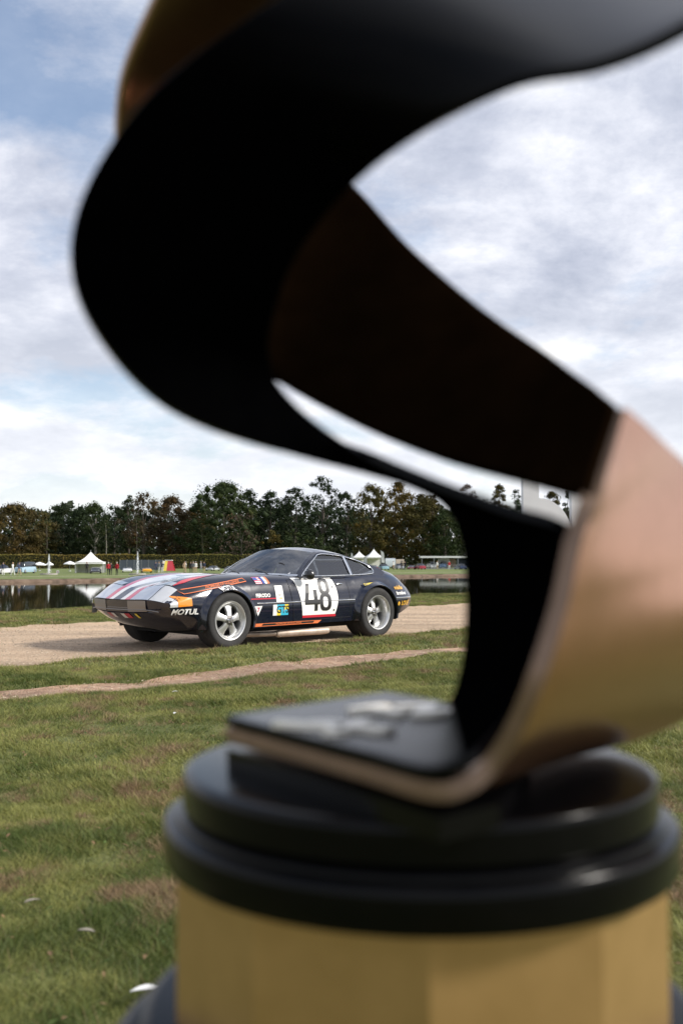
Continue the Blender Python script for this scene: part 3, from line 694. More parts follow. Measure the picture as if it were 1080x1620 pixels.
# pair each opening point with the outline point in the same direction
cen = np.array([-.62, .91])
for sgn in (1, -1):
    m = MB(); An = np.arctan2((Ii-cen)[:, 1], (Ii-cen)[:, 0]); OD = resample(outer, 900); Ao = np.arctan2((OD-cen)[:, 1], (OD-cen)[:, 0])
    rowi = [side_pt(x, z, sgn) for x, z in Ii]; rowo = [side_pt(*OD[int(np.argmin(np.abs(np.angle(np.exp(1j*(Ao-a))))))], sgn) for a in An]
    G = np.array([rowo, rowi]).transpose(1, 0, 2); m.grid(G, wrap=True); m.build('cabin_side', M_navy, car, smooth=60)
    zb_ = lambda x: float(np.interp(x, [-1.3, -.3, .1], [.846, .838, .838]))
    def pane(P, name):
        P = resample(P, 60); c = P.mean(0); G = [[side_pt(*(c+(p-c)*f), sgn, -.010) for f in (0.001, .35, .7, 1.0)] for p in P]
        MB().grid(np.array(G), wrap=True).build(name, M_glass, car, smooth=60)
    BX = -.835
    top_i = [(x, z) for x, z in inner[:15] if x > BX]+[(BX, 1.05)]
    pane([(.03, .806)]+top_i[1:]+[(BX, .806), (-.35, .802)], 'door_window')
    pane([(BX-.03, 1.042)]+[(x, z) for x, z in inner if x < BX-.04 and z > .83]+[(-1.26, .826), (-1.12, .815), (BX-.03, .808)], 'quarter_window')
    def trim(P, r, name='window_trim', closed=True):
        Q = [side_pt(x, z, sgn, .004) for x, z in P]; Q = Q+[Q[0]] if closed else Q
        MB().tube(Q, r, 6).build(name, M_chrome, car, smooth=60)
    trim([tuple(p) for p in resample(inner, 100)], .0085)
    MB().tube([side_pt(BX-.012, 1.048, sgn, .003), side_pt(BX-.012, .93, sgn, .003), side_pt(BX-.012, .806, sgn, .003)], .016, 6).build('door_pillar', M_chrome, car, smooth=60)
# ---- interior
MB().box(-1.45, .25, -.62, .62, .28, .34).build('cabin_floor', M_int, car)
MB().put([(.30, -.66, .62), (.30, .66, .62), (.05, .64, .80), (.05, -.64, .80), (.28, -.66, .82), (.28, .66, .82)], [(0, 1, 2, 3), (3, 2, 5, 4), (0, 4, 5, 1)]).build('dashboard', M_int, car)
for y in (.33, -.33):
    m = MB(); G = [[(x, y+hw*t, z) for t in (-1, -.8, 0, .8, 1)] for x, z, hw in ((-.10, .46, .22), (-.42, .42, .23), (-.58, .56, .22), (-.66, .78, .21), (-.70, .94, .13), (-.74, .94, .13), (-.72, .55, .2), (-.5, .36, .2))]
    m.grid(np.array(G)); m.build('seat', pb('seat_cloth', (.20, .21, .24), .8), car, smooth=40)
m = MB(); P = [(.02-.10*math.sin(a)*.35, .33+.17*math.cos(a), .80+.16*math.sin(a)) for a in np.linspace(0, 2*math.pi, 25)]; m.tube(P, .012, 6, cap=False); m.tube([(.02, .33, .80), (.22, .33, .70)], .02, 6); m.build('steering_wheel', M_int, car, smooth=60)
cg = MB(); mt = lambda z: tumble(z)-.06
for x in (-.36, -.95):
    cg.tube([(x, .66, .4), (x, mt(.9), .85), (x, mt(1.02), .99), (x, .36, 1.075), (x, -.36, 1.075), (x, -mt(1.02), .99), (x, -mt(.9), .85), (x, -.66, .4)], .018, 6)
for s_ in (1, -1): cg.tube([(.10, s_*.60, .82), (-.36, s_*mt(1.0), 1.0), (-.95, s_*mt(1.0), 1.0)], .016, 6)
cg.tube([(-.95, .50, 1.05), (-.95, -.5, .6)], .016, 6)
cg.build('roll_cage', M_pgrey, car, smooth=60)
# ---- surface-following pieces
def on_side(x, z, off): return (x, side_y(x, z)+off, z)
def on_top(x, y, off):
    return (x, y, top_z(x, y)+off)
def on_flare(x, z, off):
    rr = math.hypot(x-AX_F, z-AX_Z)-RA_F; f = float(np.interp(-rr, [-.062, -.045, -.028, -.012, -.001], [0, .10, .42, .82, 1.0]))
    y0 = side_y(x, min(max(z, .235), .70)); return (x, y0*(1-f)+max(.880, y0)*f+off, z)
def patch_side(name, P, mat, off=.003, n=10, k=10, parent=None):
    """P: four corners (x,z) tl,tr,br,bl"""
    P = np.array(P, float); G = []
    for u in np.linspace(0, 1, n):
        a = P[0]*(1-u)+P[1]*u; b = P[3]*(1-u)+P[2]*u
        G.append([on_side(*(a*(1-v)+b*v), off) for v in np.linspace(0, 1, k)])
    return MB().grid(np.array(G)).build(name, mat, parent or car, smooth=60)
def patch_top(name, P, mat, off=.003, n=24, k=6, parent=None):
    """P: list of (x, ylo, yhi)"""
    P = np.array(P, float); xs = np.linspace(P[0, 0], P[-1, 0], n); s = np.sign(P[-1, 0]-P[0, 0])
    lo = np.interp(s*xs, s*P[:, 0], P[:, 1]); hi = np.interp(s*xs, s*P[:, 0], P[:, 2])
    G = [[on_top(x, a*(1-v)+b*v, off) for v in np.linspace(0, 1, k)] for x, a, b in zip(xs, lo, hi)]
    return MB().grid(np.array(G)).build(name, mat, parent or car, smooth=60)
def decal(s, x, z, h, mat, off=.005, bold=.03, shear=0., sx=1., slope=0., name='lettering', surf='side', bend=None):
    me = text_mesh(s, 1.0, bold, shear); bm = bmesh.new(); bm.from_mesh(me)
    bmesh.ops.triangulate(bm, faces=bm.faces)
    cap = .70
    for v in bm.verts:
        a, b = v.co.x*h/cap*sx, v.co.y*h/cap
        px_, pz_ = x-a, z+b+slope*a
        if bend:                                    # text set round an arch: centre x, z, radius
            cx, cz, rr, a0 = bend; t = a0+a/rr; q = rr+b
            px_, pz_ = cx+q*math.cos(t), cz+q*math.sin(t)
        v.co = on_side(px_, pz_, off) if surf == 'side' else on_flare(px_, pz_, off) if surf == 'flare' else on_top(px_, pz_, off)
    bmesh.ops.recalc_face_normals(bm, faces=bm.faces); bm.to_mesh(me); bm.free()
    return add(name, me, mat, car)
# doors: thin proud skin with a shut line, on both flanks
for sgn in (1,):
    P = [(.28, .762), (-.70, .768), (-.74, .29), (.22, .27)]
    d_ = patch_side('door', P, M_navy, .0025, 16, 14)
    ring = [on_side(*(np.array(P[i])*(1-t)+np.array(P[(i+1) % 4])*t), .0015) for i in range(4) for t in np.linspace(0, 1, 8, endpoint=False)]
    MB().tube(ring+[ring[0]], .0035, 5).build('shut_line', M_well, d_)
    MB().tube([on_side(x, .70, .012) for x in np.linspace(-.50, -.62, 5)], [.004, .010, .011, .010, .004], 6).build('handle', M_chrome, d_, smooth=60)
# waist rub line
MB().tube([on_side(x, .500, .001) for x in np.linspace(.80, -.80, 30)], .0075, 6).build('waist_trim', M_chrome, car, smooth=60)
MB().tube([on_side(x, .500, .001) for x in np.linspace(-1.60, -2.0, 8)], .009, 6).build('waist_trim', M_chrome, car, smooth=60)
# number panel
pan = [(.200, .800), (-.43, .800), (-.47, .335), (.085, .335)]
G = []
for v in np.linspace(0, 1, 14):
    z = .785-(.785-.335)*v; x0 = .205-.12*v**.55; x1 = -.46-.05*math.sin(v*math.pi)
    G.append([on_side(x0*(1-u)+x1*u, z, .0055) for u in np.linspace(0, 1, 14)])
MB().grid(np.array(G)).build('number_panel', M_white, car, smooth=60)
patch_side('number_panel_edge', [(.085, .334), (-.47, .334), (-.475, .305), (.08, .305)], M_red, .0045)
def bars(name, rects, mat, off=.0105):
    m = MB()
    for r in rects:
        r = np.array(r); G = [[on_side(*((r[0]*(1-u)+r[1]*u)*(1-v)+(r[3]*(1-u)+r[2]*u)*v), off) for v in np.linspace(0, 1, 4)] for u in np.linspace(0, 1, 4)]
        m.grid(np.array(G))
    return m.build(name, mat, car)
def rc(x0, x1, z0, z1): return [(x0, z1), (x1, z1), (x1, z0), (x0, z0)]
bars('number', [rc(-.105, -.158, .385, .640), rc(.050, -.190, .462, .520), [(-.015, .775), (-.070, .775), (-.005, .515), (.050, .515)]], M_black)
def ring8(cx, cz, rx, rz, tx, tz):
    A = np.linspace(0, 2*math.pi, 33); m = MB()
    sg = lambda v: math.copysign(abs(v)**.7, v)
    G = [[on_side(cx+(rx-tx*k)*sg(math.cos(a)), cz+(rz-tz*k)*sg(math.sin(a)), .0105) for k in (0, .5, 1)] for a in A]
    m.grid(np.array(G)); return m
e1, e2 = ring8(-.292, .678, .086, .100, .048, .040), ring8(-.292, .488, .095, .108, .050, .042)
e1.put(e2.v, e2.f); e1.build('number', M_black, car)
for z in (.665, .38): decal('•', -.432, z, .05, M_black, .0105, .05)
# lettering and stickers on the flank
decal('MOTUL', 1.775, .435, .058, M_white, .006, .035, .12, 1.12, slope=0)
decal('MOTUL', 0, 0, .042, M_white, .016, .035, .12, 1.05, bend=(AX_F, AX_Z, RA_F+.026, R(86)), surf='flare')
decal('FERODO', .70, .588, .040, M_white, .006, .035, 0, .98)
patch_side('sticker_stripe', [(.92, .558), (.50, .558), (.50, .546), (.92, .546)], M_red, .005)
patch_side('sticker', [(.505, .700), (.385, .700), (.385, .508), (.505, .508)], M_white, .005)
decal('●', .445, .60, .05, M_grey, .0065, .02)
decal('~', .43, .555, .05, M_gold_t, .0066, .05)
patch_side('class_sticker', [(.56, .478), (.50, .478), (.50, .352), (.56, .352)], M_white, .005)
patch_side('class_sticker', [(.499, .478), (.44, .478), (.44, .416), (.499, .416)], M_cyan, .005, 4, 4); patch_side('class_sticker', [(.499, .415), (.44, .415), (.44, .352), (.499, .352)], M_yellow, .005, 4, 4)
patch_side('class_sticker', [(.439, .478), (.38, .478), (.38, .352), (.439, .352)], M_cyan, .005, 4, 4); patch_side('class_sticker', [(.379, .478), (.32, .478), (.32, .416), (.379, .416)], M_yellow, .005, 4, 4)
patch_side('class_sticker', [(.379, .415), (.32, .415), (.32, .352), (.379, .352)], M_cyan, .005, 4, 4)
decal('GTS', .412, .416, .082, M_black, .0068, .02, 0, .92)
m = MB(); m.put([on_side(.845, .470, .005), on_side(.725, .470, .005), on_side(.785, .355, .005)], [(0, 1, 2)]); m.build('triangle_sticker', M_white, car)
decal('7', .783, .425, .05, M_pinkred, .0066, .03)
# flags on the wing
patch_side('flag_sticker', [(.795, .800), (.690, .803), (.670, .725), (.765, .722)], M_pinkred, .006, 6, 6)
for i in range(4):
    z = .727+.019*i; patch_side('flag_stripe', [(.775+.005*i, z+.009), (.678+.005*i, z+.010), (.676+.005*i, z+.002), (.770+.005*i, z+.001)], M_white, .0075, 6, 3)
patch_side('flag_canton', [(.790, .797), (.730, .799), (.722, .768), (.780, .766)], M_blueflag, .0082, 4, 4)
for i, mt_ in enumerate((M_blueflag, M_white, M_orange)):
    patch_side('flag_sticker', [(.680-.034*i, .803), (.647-.034*i, .804), (.627-.034*i, .727), (.660-.034*i, .725)], mt_, .006, 4, 6)
# long orange boxes
def frame_side(name, P, t, mat, off):
    P = np.array(P, float); c = P.mean(0); m = MB()
    Q = [P[0]+[-t, -t], P[1]+[t, -t], P[2]+[t, t], P[3]+[-t, t]]
    for i in range(4):
        j = (i+1) % 4
        G = [[on_side(*(np.array(P[i])*(1-u)+P[j]*u), off), on_side(*(np.array(Q[i])*(1-u)+Q[j]*u), off)] for u in np.linspace(0, 1, 14)]
        m.grid(np.array(G))
    return m.build(name, mat, car)
FB = [(1.83, .676), (.93, .796), (.90, .754), (1.77, .628)]
patch_side('lettering_box', FB, M_black, .008, 24, 7); frame_side('lettering_box_frame', FB, .007, M_orange, .0115)
decal('FROMAGES DE HOLLANDE', 1.25, .730, .027, M_orange, .014, .012, .1, 1.05, slope=.135)
SB = [(.80, .268), (-.24, .268), (-.18, .232), (.84, .232)]
patch_side('sill_stripe', SB, M_orange, .005, 20, 3); patch_side('sill_stripe_panel', [(.70, .262), (-.12, .262), (-.10, .240), (.72, .240)], M_black, .0065, 20, 3)
decal('FROMAGES DE HOLLANDE', .30, .251, .017, M_orange, .008, .012, .1, 1.4)
# rear flank
patch_side('flare_sticker', [(-.97, .700), (-1.16, .712), (-1.16, .690), (-.985, .676)], M_yellow, .034, 8, 4)
decal('MECA', -1.02, .692, .018, M_black, .0365, .02, slope=.05, sx=1.1)
decal('volailles', -1.70, .634, .050, M_gold_t, .006, .03, 0, .95)
decal('fermières', -1.74, .562, .046, M_white, .006, .03, 0, .95)
decal('LOUÉ', -1.83, .425, .056, M_gold_t, .006, .035, .1, 1.0); decal('●', -1.67, .420, .045, M_gold_t, .006, .03)
# mirror
m = MB(); m.lathe([(0, .0), (.035, .004), (.060, .03), (.066, .07), (.060, .085), (0, .086)], 20, 'y'); 
mir = m.build('door_mirror', M_black, car, smooth=50, loc=(.075, .90, .825)); mir.rotation_euler = (0, 0, R(90))
MB().tube([(.08, .79, .775), (.08, .87, .81)], .012, 6).build('stalk', M_black, mir).matrix_parent_inverse = Matrix.LocRotScale(Vector((.075, .90, .825)), Matrix.Rotation(R(90), 3, 'Z').to_quaternion(), None).inverted()
# ---- nose
def nose_panel(name, y0, y1, x0, x1, mat, off=.003, n=10):
    """a panel on top between yaw lines y0..y1, from the nose edge (station 2.125) back to station x1"""
    G = []
    for y in np.linspace(y0, y1, n):
        row = []
        for xs in np.linspace(x0, x1, 8):
            s = sec(xs); p = s[:26]; row.append((warp(xs, y), y, float(np.interp(abs(y), p[:22, 0], p[:22, 1]))+off))
        G.append(row)
    return MB().grid(np.array(G)).build(name, mat, car, smooth=60)
for y0, y1, mt_ in ((-.755, -.245, M_lens), (-.243, -.155, M_pinkred), (-.154, -.072, M_white), (-.071, .071, M_navy), (.072, .154, M_white), (.155, .243, M_pinkred), (.245, .52, M_lens)):
    nose_panel('nose_lamp_cover' if mt_ is M_lens else 'stripe', y0, y1, 2.128, 1.885, mt_, .004)
# side lamp wrapping round the corner
def corner(name, xs0, xs1, mat):
    G = []
    for xs in np.linspace(xs0, xs1, 8):
        s = sec(xs); p = s[12:]; zt, zb = min(float(p[0, 1]), .615), float(tb(7, xs))-.022
        if xs1 < 1.9: zt = zb+(zt-zb)*(.75+.25*(xs-xs1)/(xs0-xs1))
        G.append([(warp(xs, y_), y_+.004, z) for z in np.linspace(zt, zb, 7) for y_ in [float(np.interp(-z, -p[:, 1], p[:, 0]))]])
    return MB().grid(np.array(G)).build(name, mat, car, smooth=60)
corner('amber_lamp', 2.02, 1.80, M_amber); nose_panel('corner_lamp_cover', .532, .690, 2.128, 1.895, pb('white_lamp', (.62, .63, .64), .15, .3, 1.0), .005); corner('corner_lamp_cover', 2.125, 2.025, pb('white_lamp_side', (.62, .63, .64), .15, .3, 1.0))
# raised lamp lids
for s_ in (-1, 1):
    nose_panel('headlamp_lid', *sorted((s_*.30, s_*.60)), 1.878, 1.79, pb('lid_glass', (.50, .55, .58), .15, .4, 1.0), .006)
# bonnet colours
patch_top('bonnet_stripe', [(1.88, -.155, .155), (1.5, -.30, .30), (1.0, -.38, .38), (.36, -.40, .40)], M_white, .003, 30, 16)
for s_ in (-1, 1):
    q = [(1.88, .156, .235), (1.5, .301, .365), (1.0, .381, .44), (.36, .401, .46)]
    patch_top('bonnet_stripe', [(x, *sorted((s_*a, s_*b))) for x, a, b in q], M_pinkred, .003, 30, 4)
    q = [(1.80, .600, .612), (1.68, .585, .650), (1.45, .545, .640), (1.2, .500, .590), (1.0, .475, .545), (.86, .465, .500)]
    patch_top('wing_flash', [(x, *sorted((s_*a, s_*b))) for x, a, b in q], M_red, .004, 30, 6)
patch_top('bonnet_stripe', [(1.88, -.060, .060), (1.55, -.055, .055), (1.2, -.02, .02)], M_navy, .0045, 16, 4)
for y in (.20, -.20): patch_top('bonnet_louvre', [(1.15, y-.05, y+.05), (.70, y-.05, y+.05)], M_pgrey, .0048, 8, 4)
decal('48', 1.35, 0, .26, M_pgrey, .0052, .02, surf='top')
# lower nose: grille, bumper corners, chin stripes
def chin(name, y0, y1, v0, v1, mat, off, n=8, k=4):
    G = []
    for y in np.linspace(y0, y1, n):
        row = []
        for v in np.linspace(v0, v1, k):
            b = (abs(y)/ymax)**4; z = .558-.0*abs(y)-v; c = float(np.interp(v*1.0, VZ, CI))
            z0 = float(np.interp(abs(y), edge[:, 0], edge[:, 1])); z = z0-v*(z0-.235*(abs(y)/ymax)**2-.190*(1-(abs(y)/ymax)**2))/.335
            row.append((warp(2.13, y)-c*(1-b)-b*rec(2.13, z)+off, y, z))
        G.append(row)
    return MB().grid(np.array(G)).build(name, mat, car, smooth=60)
chin('grille', -.215, .215, .006, .118, M_black, .006)
MB().tube([(warp(2.13, y)-.006, y, .475) for y in np.linspace(-.21, .21, 9)], .006, 5).build('grille_bar', M_grey, car)
chin('bumper_corner', -.55, -.218, .006, .118, M_grey, .012); chin('bumper_corner', .218, .50, .006, .118, M_grey, .012)
MB().tube([(warp(2.13, y)-.002, y, float(np.interp(abs(y), edge[:, 0], edge[:, 1]))-.108) for y in np.linspace(-.66, .66, 24)], .006, 5).build('nose_lip', M_grey, car, smooth=60)
for y0, y1, mt_ in ((-.225, -.135, M_red), (-.130, -.065, M_white), (.065, .130, M_white), (.135, .225, M_red)): chin('chin_stripe', y0, y1, .136, .185, mt_, .008)
chin('badge', .31, .345, .138, .185, M_yellow, .010, 3, 3)
# exhausts under the sill, wipers, fuel filler
m = MB(); m.tube([(.98, .60, .135), (.5, .66, .125), (.30, .68, .122)], .030, 10); m.build('exhaust_pipe', noisy('hot_steel', [(.3, (.22, .17, .13)), (.7, (.42, .36, .30))], 14, rough=.5, metal=.5), car, smooth=60)
m = MB(); m.tube([(.36, .68, .122), (.32, .68, .122), (-.38, .76, .128), (-.42, .765, .130)], [.036, .046, .046, .040], 12); m.build('exhaust_pipe', noisy('side_pipe', [(.3, (.33, .26, .20)), (.7, (.50, .42, .35))], 10, rough=.5, metal=.3), car, smooth=60)
for y0 in (-.25, .30):
    p0 = ws(y0/.735, .02)+np.array([.02, 0, .012]); p1 = ws((y0-.32)/.7, .16)+np.array([.015, 0, .014])
    MB().tube([p0, (p0+p1)/2+np.array([0, 0, .008]), p1], .006, 5).build('wiper', M_black, car)
x = -1.58; MB().lathe([(0, .012), (.045, .012), (.058, .006), (.060, 0)], 24).build('fuel_filler', M_white, car, smooth=40, loc=(x, .50, float(roof_c(x)-(roof_c(x)-roof_e(x))*(.5/tumble(roof_e(x)))**2.3)+.004)).rotation_euler = (R(-22), R(-22), 0)
# ================================================================ trees beyond the pond
def far(u, d, z=FZ): return np.array([(u-540)/1575*d, d, z])
M_leaf = attr_mat('tree_leaves', .7, .22, .2); M_bark = noisy('tree_bark', [(.3, (.045, .036, .028)), (.7, (.10, .085, .07))], 3, rough=.95); M_pale = noisy('pale_bark', [(.3, (.16, .145, .12)), (.7, (.30, .28, .24))], 3, rough=.9)
KIND = {'dark': ((.020, .034, .014), (.055, .080, .028)), 'mid': ((.030, .048, .016), (.080, .105, .030)), 'olive': ((.050, .048, .014), (.135, .115, .030)),
        'brown': ((.052, .040, .020), (.115, .084, .042)), 'rust': ((.050, .042, .014), (.120, .092, .028)), 'bare': ((.075, .052, .040), (.150, .110, .085)), 'amber': ((.075, .060, .016), (.190, .140, .035))}
def leaf_quads(C, size, r):
    n = len(C); a = r.normal(size=(n, 3)); a /= np.linalg.norm(a, axis=1)[:, None]; b = np.cross(a, r.normal(size=(n, 3))); b /= np.linalg.norm(b, axis=1)[:, None]
    s = size*r.uniform(.5, 1.3, n)[:, None]; a = a*s; b = b*s*.75
    V = np.stack([C-a-b*.3, C+b, C+a-b*.2, C-b*1.0], 1).reshape(-1, 3); k = np.arange(n)[:, None]*4
    return V, np.concatenate([k+np.array([[0, 1, 2]]), k+np.array([[0, 2, 3]])])
def crown_pts(H, W, r, nc, per, shape, gap):
    """clumps spread on and in an uneven crown; returns leaf centres and clump ids"""
    z0 = {'round': .10, 'tall': .10, 'high': .30, 'bush': .02}[shape]
    C = []
    while len(C) < nc:
        z = r.uniform(z0, 1); t = (z-z0)/(1-z0)
        env = {'round': math.sin(math.pi*min(1, t*.92+.08))**.55, 'tall': (math.sin(math.pi*min(1, t*.9+.1))**.7), 'high': math.sin(math.pi*min(1, t*.85+.15))**.5, 'bush': (1-t**2.2)**.5}[shape]
        a = r.uniform(0, 6.283); q = math.sqrt(r.uniform(.15, 1))*env*W*(1+.22*math.sin(a*3+z*9)+.12*math.sin(a*5-z*17))
        C.append((q*math.cos(a), q*math.sin(a), z*H))
    C = np.array(C); rad = r.uniform(.06, .125, nc)*min(H, 2.6*W)*(1 if shape != 'bush' else .8)
    q = r.normal(size=(nc, per, 3)); q /= np.linalg.norm(q, axis=2)[..., None]; P = C[:, None]+q*(r.random((nc, per, 1))**.42)*rad[:, None, None]*np.array([1.15, 1.15, .85])
    ids = np.repeat(np.arange(nc), per); return C, P.reshape(-1, 3), ids
def tree(u, top, hw, kind, d, label, shape='round', group='trees beyond the pond', nc=46, per=46, seed=0, pale=False, name=None, leaf=None, fill=1.0):
    d = d*DS
    r = np.random.default_rng(1000+seed); H = (897-top)*d/1575*.99; W = hw*1.2*d/1575
    p = far(u, d); t = thing(name or ('bush' if shape == 'bush' else 'tree'), label, 'bush' if shape == 'bush' else 'tree', tuple(p), r.uniform(0, 6.28), group)
    C, P, ids = crown_pts(H, W, r, nc, int(per*fill), shape, 0); P[:, 2] = np.maximum(P[:, 2], .15)
    V, F = leaf_quads(P, leaf or .19, r)
    # a small solid heart in every clump, so that the crown is dense
    oc = np.array([(1, 0, 0), (-1, 0, 0), (0, 1, 0), (0, -1, 0), (0, 0, 1), (0, 0, -1)], float); of = np.array([(0, 2, 4), (2, 1, 4), (1, 3, 4), (3, 0, 4), (2, 0, 5), (1, 2, 5), (3, 1, 5), (0, 3, 5)])
    rad = np.array([np.linalg.norm(P[ids == k]-C[k], axis=1).mean() for k in range(nc)]); hs = .62 if kind != 'bare' else .0
    Vh = (C[:, None]+oc[None]*r.uniform(.7, 1.1, (nc, 6, 1))*(rad*hs)[:, None, None]).reshape(-1, 3); Fh = (np.arange(nc)[:, None, None]*6+of[None]).reshape(-1, 3)
    me = mesh_np('crown', np.vstack([V, Vh]), np.vstack([F, Fh+len(V)]))
    lo, hi = [np.array(q)*(np.array([.54, .60, .56]) if kind in ('dark', 'mid') else np.array([.74, .72, .66])) for q in KIND[kind]]; base = r.random(nc)[ids]*.65+r.random(len(P))*.35; col = lo+(hi-lo)*base[:, None]
    alt = r.random(nc)[ids] < .10; col[alt] = col[alt]*np.array([1.35, 1.1, .8]); hc = np.repeat(np.array([col[ids == k].mean(0) for k in range(nc)]), 6, 0); set_tint(me, np.vstack([np.repeat(col, 4, 0), hc])); add('crown', me, M_leaf, t)
    m = MB(); tr_ = .018*H if shape != 'bush' else .01*H; zt = H*(.78 if shape != 'bush' else .5)
    x1, y1 = r.normal(0, .03*H, 2)
    m.tube([(0, 0, -.2), (x1*.3, y1*.3, zt*.35), (x1*.7, y1*.7, zt*.7), (x1, y1, zt)], [tr_*1.3, tr_, tr_*.7, tr_*.2], 6)
    for k in r.choice(nc, min(nc, 14), replace=False):
        c = C[k]; s = max(.12*H, min(c[2]*.62, zt*.9)); f = s/zt; m.tube([(x1*f, y1*f, s), ((x1*f+c[0])/2, (y1*f+c[1])/2, (s+c[2])/2+.02*H), tuple(c)], [tr_*.42, tr_*.28, tr_*.08], 4, cap=False)
    m.build('trunk', M_pale if pale else M_bark, t, smooth=60)
    return t
FRONT = [  # u, top, half width, kind, depth, shape, label
 (-62, 800, 46, 'olive', 212, 'round', 'olive tree at the left edge past the hedge end'),
 (22, 797, 46, 'rust', 205, 'round', 'broad rust and olive tree at the far left behind the hedge'),
 (72, 812, 22, 'olive', 214, 'tall', 'slim olive tree right of the broad rust tree'),
 (99, 800, 26, 'dark', 222, 'round', 'dark green tree above the white parasols'),
 (126, 806, 24, 'dark', 216, 'round', 'dark green tree directly left of the pale trunk'),
 (151, 795, 20, 'mid', 210, 'high', 'tall thin tree with a bare pale trunk above the white tent'),
 (181, 801, 24, 'dark', 219, 'high', 'dark green tree between the pale trunk and copper trees'),
 (204, 784, 15, 'mid', 222, 'tall', 'fresh green tree top peeking out left of the copper tree'),
 (228, 780, 29, 'brown', 206, 'high', 'copper brown tree behind the taller fountain jet'),
 (272, 786, 29, 'brown', 211, 'round', 'dull copper tree beside the large dark green tree'),
 (312, 800, 26, 'rust', 224, 'round', 'reddish tree half hidden by the large dark green tree'),
 (352, 764, 52, 'mid', 207, 'round', 'large broad dark green tree behind the car bonnet'),
 (392, 775, 24, 'dark', 216, 'round', 'dark green tree at the right shoulder of the broad tree'),
 (428, 778, 22, 'dark', 214, 'round', 'dark tree above the windscreen of the racing car'),
 (464, 771, 25, 'dark', 219, 'round', 'dark rounded tree left of the tallest tree'),
 (508, 754, 26, 'dark', 210, 'high', 'tallest tree with open dark green crown above the car roof'),
 (546, 778, 20, 'dark', 222, 'tall', 'narrow dark tree right of the tallest tree'),
 (586, 767, 29, 'olive', 205, 'round', 'olive gold tree above the white pavilion tents'),
 (630, 763, 32, 'amber', 208, 'round', 'amber tinged green tree right of the olive gold tree'),
 (668, 782, 30, 'olive', 206, 'round', 'golden green tree left of the black ribbon edge'),
 (684, 778, 18, 'brown', 222, 'round', 'small brown crown showing behind the golden green tree'),
 (704, 806, 26, 'mid', 203, 'round', 'dark green tree beside the black ribbon edge'),
 (738, 766, 16, 'bare', 224, 'high', 'half bare tree top above the black ribbon rim'),
 (790, 768, 14, 'olive', 220, 'high', 'lone rounded crown seen through the slit of the trophy'),
 (815, 776, 18, 'mid', 224, 'round', 'low green crown left of the white letter block'),
 (874, 779, 18, 'olive', 218, 'round', 'brownish crown above the curve of the white letter'),
 (902, 770, 14, 'dark', 214, 'tall', 'dark tree filling the gap beside the second white letter')]
for i, (u, top, hw, kd, d, sh, lb) in enumerate(FRONT):
    tree(u, top, hw, kd, d, lb, sh, seed=i, pale=(u in (151, 738)), nc=60 if sh in ('high', 'tall') or hw < 20 else (210 if hw > 40 else 120), per=78, fill=.65 if kd == 'bare' else 1)
tree(382, 806, 30, 'bare', 199, 'brown half bare shrub tree standing in front of the broad green tree', 'bush', seed=61, nc=40, per=36, name='tree', leaf=.2)
for i, (u, top, hw, lb) in enumerate(((432, 838, 20, 'low olive bush left of two others above the windscreen'), (468, 836, 22, 'low round bush in the middle above the car roof'), (500, 836, 20, 'low rounded green bush right above the car roof'))):
    tree(u, top, hw, 'mid' if i else 'olive', 198, lb, 'bush', 'bushes at the foot of the trees', 34, 40, 70+i, leaf=.22)
SECOND = ['dark tree behind the olive tree at the left edge', 'dark tree behind the gap right of the broad rust tree', 'dark tree behind the slim olive tree', 'dark tree directly behind the tall pale trunk', 'shaded tree behind the fresh green tree top',
 'shaded tree between the two copper trees', 'shaded tree behind the reddish tree', 'shaded tree in the gap right of the broad green tree', 'shaded tree behind the dark tree above the windscreen', 'shaded tree left behind the tallest tree', 'shaded tree right behind the tallest tree',
 'shaded tree left behind the olive gold tree', 'shaded tree right behind the olive gold tree', 'shaded tree behind the amber tinged tree', 'shaded tree behind the half bare tree top', 'shaded tree between bare top and lone crown', 'shaded tree behind the tall white letter stem', 'shaded tree behind the letter shoulder', 'shaded tree behind the second white letter', 'shaded tree at the right behind the bronze ribbon']
for i, u in enumerate((-30, 48, 86, 140, 196, 250, 300, 410, 450, 490, 528, 566, 610, 650, 720, 765, 830, 850, 920, 960)):
    tree(u, (808, 798, 802, 792, 795, 799)[i % 6]+(10 if u < 210 else 4), 38, 'dark', 236+3*(i % 4), SECOND[i], 'round', 'second row of dark trees', 70, 60, 200+i, leaf=.26)
# shaded undergrowth of the wood, one mass nobody could count
r = np.random.default_rng(5); n = 15000; U = r.uniform(-140, 1250, n); D = r.uniform(256, 322, n); Z = FZ+r.random(n)**1.3*7.0
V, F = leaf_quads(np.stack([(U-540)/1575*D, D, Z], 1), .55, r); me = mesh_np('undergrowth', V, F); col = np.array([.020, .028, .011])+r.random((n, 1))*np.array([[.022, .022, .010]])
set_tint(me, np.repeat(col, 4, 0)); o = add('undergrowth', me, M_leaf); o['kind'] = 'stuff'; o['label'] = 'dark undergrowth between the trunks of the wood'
r = np.random.default_rng(6); n = 26000; U = r.uniform(-260, 1500, n); D = r.uniform(325, 400, n); hh = 13.5+2.5*np.sin(U*.021)+1.5*np.sin(U*.057+1); Z = FZ+r.random(n)*hh*(D/262)*1.0
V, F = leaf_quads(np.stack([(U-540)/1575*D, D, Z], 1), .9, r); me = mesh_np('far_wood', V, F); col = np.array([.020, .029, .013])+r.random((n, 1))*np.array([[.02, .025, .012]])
set_tint(me, np.repeat(col, 4, 0)); o = add('far_wood', me, M_leaf); o['kind'] = 'stuff'; o['label'] = 'dense far wood behind the rows of trees'
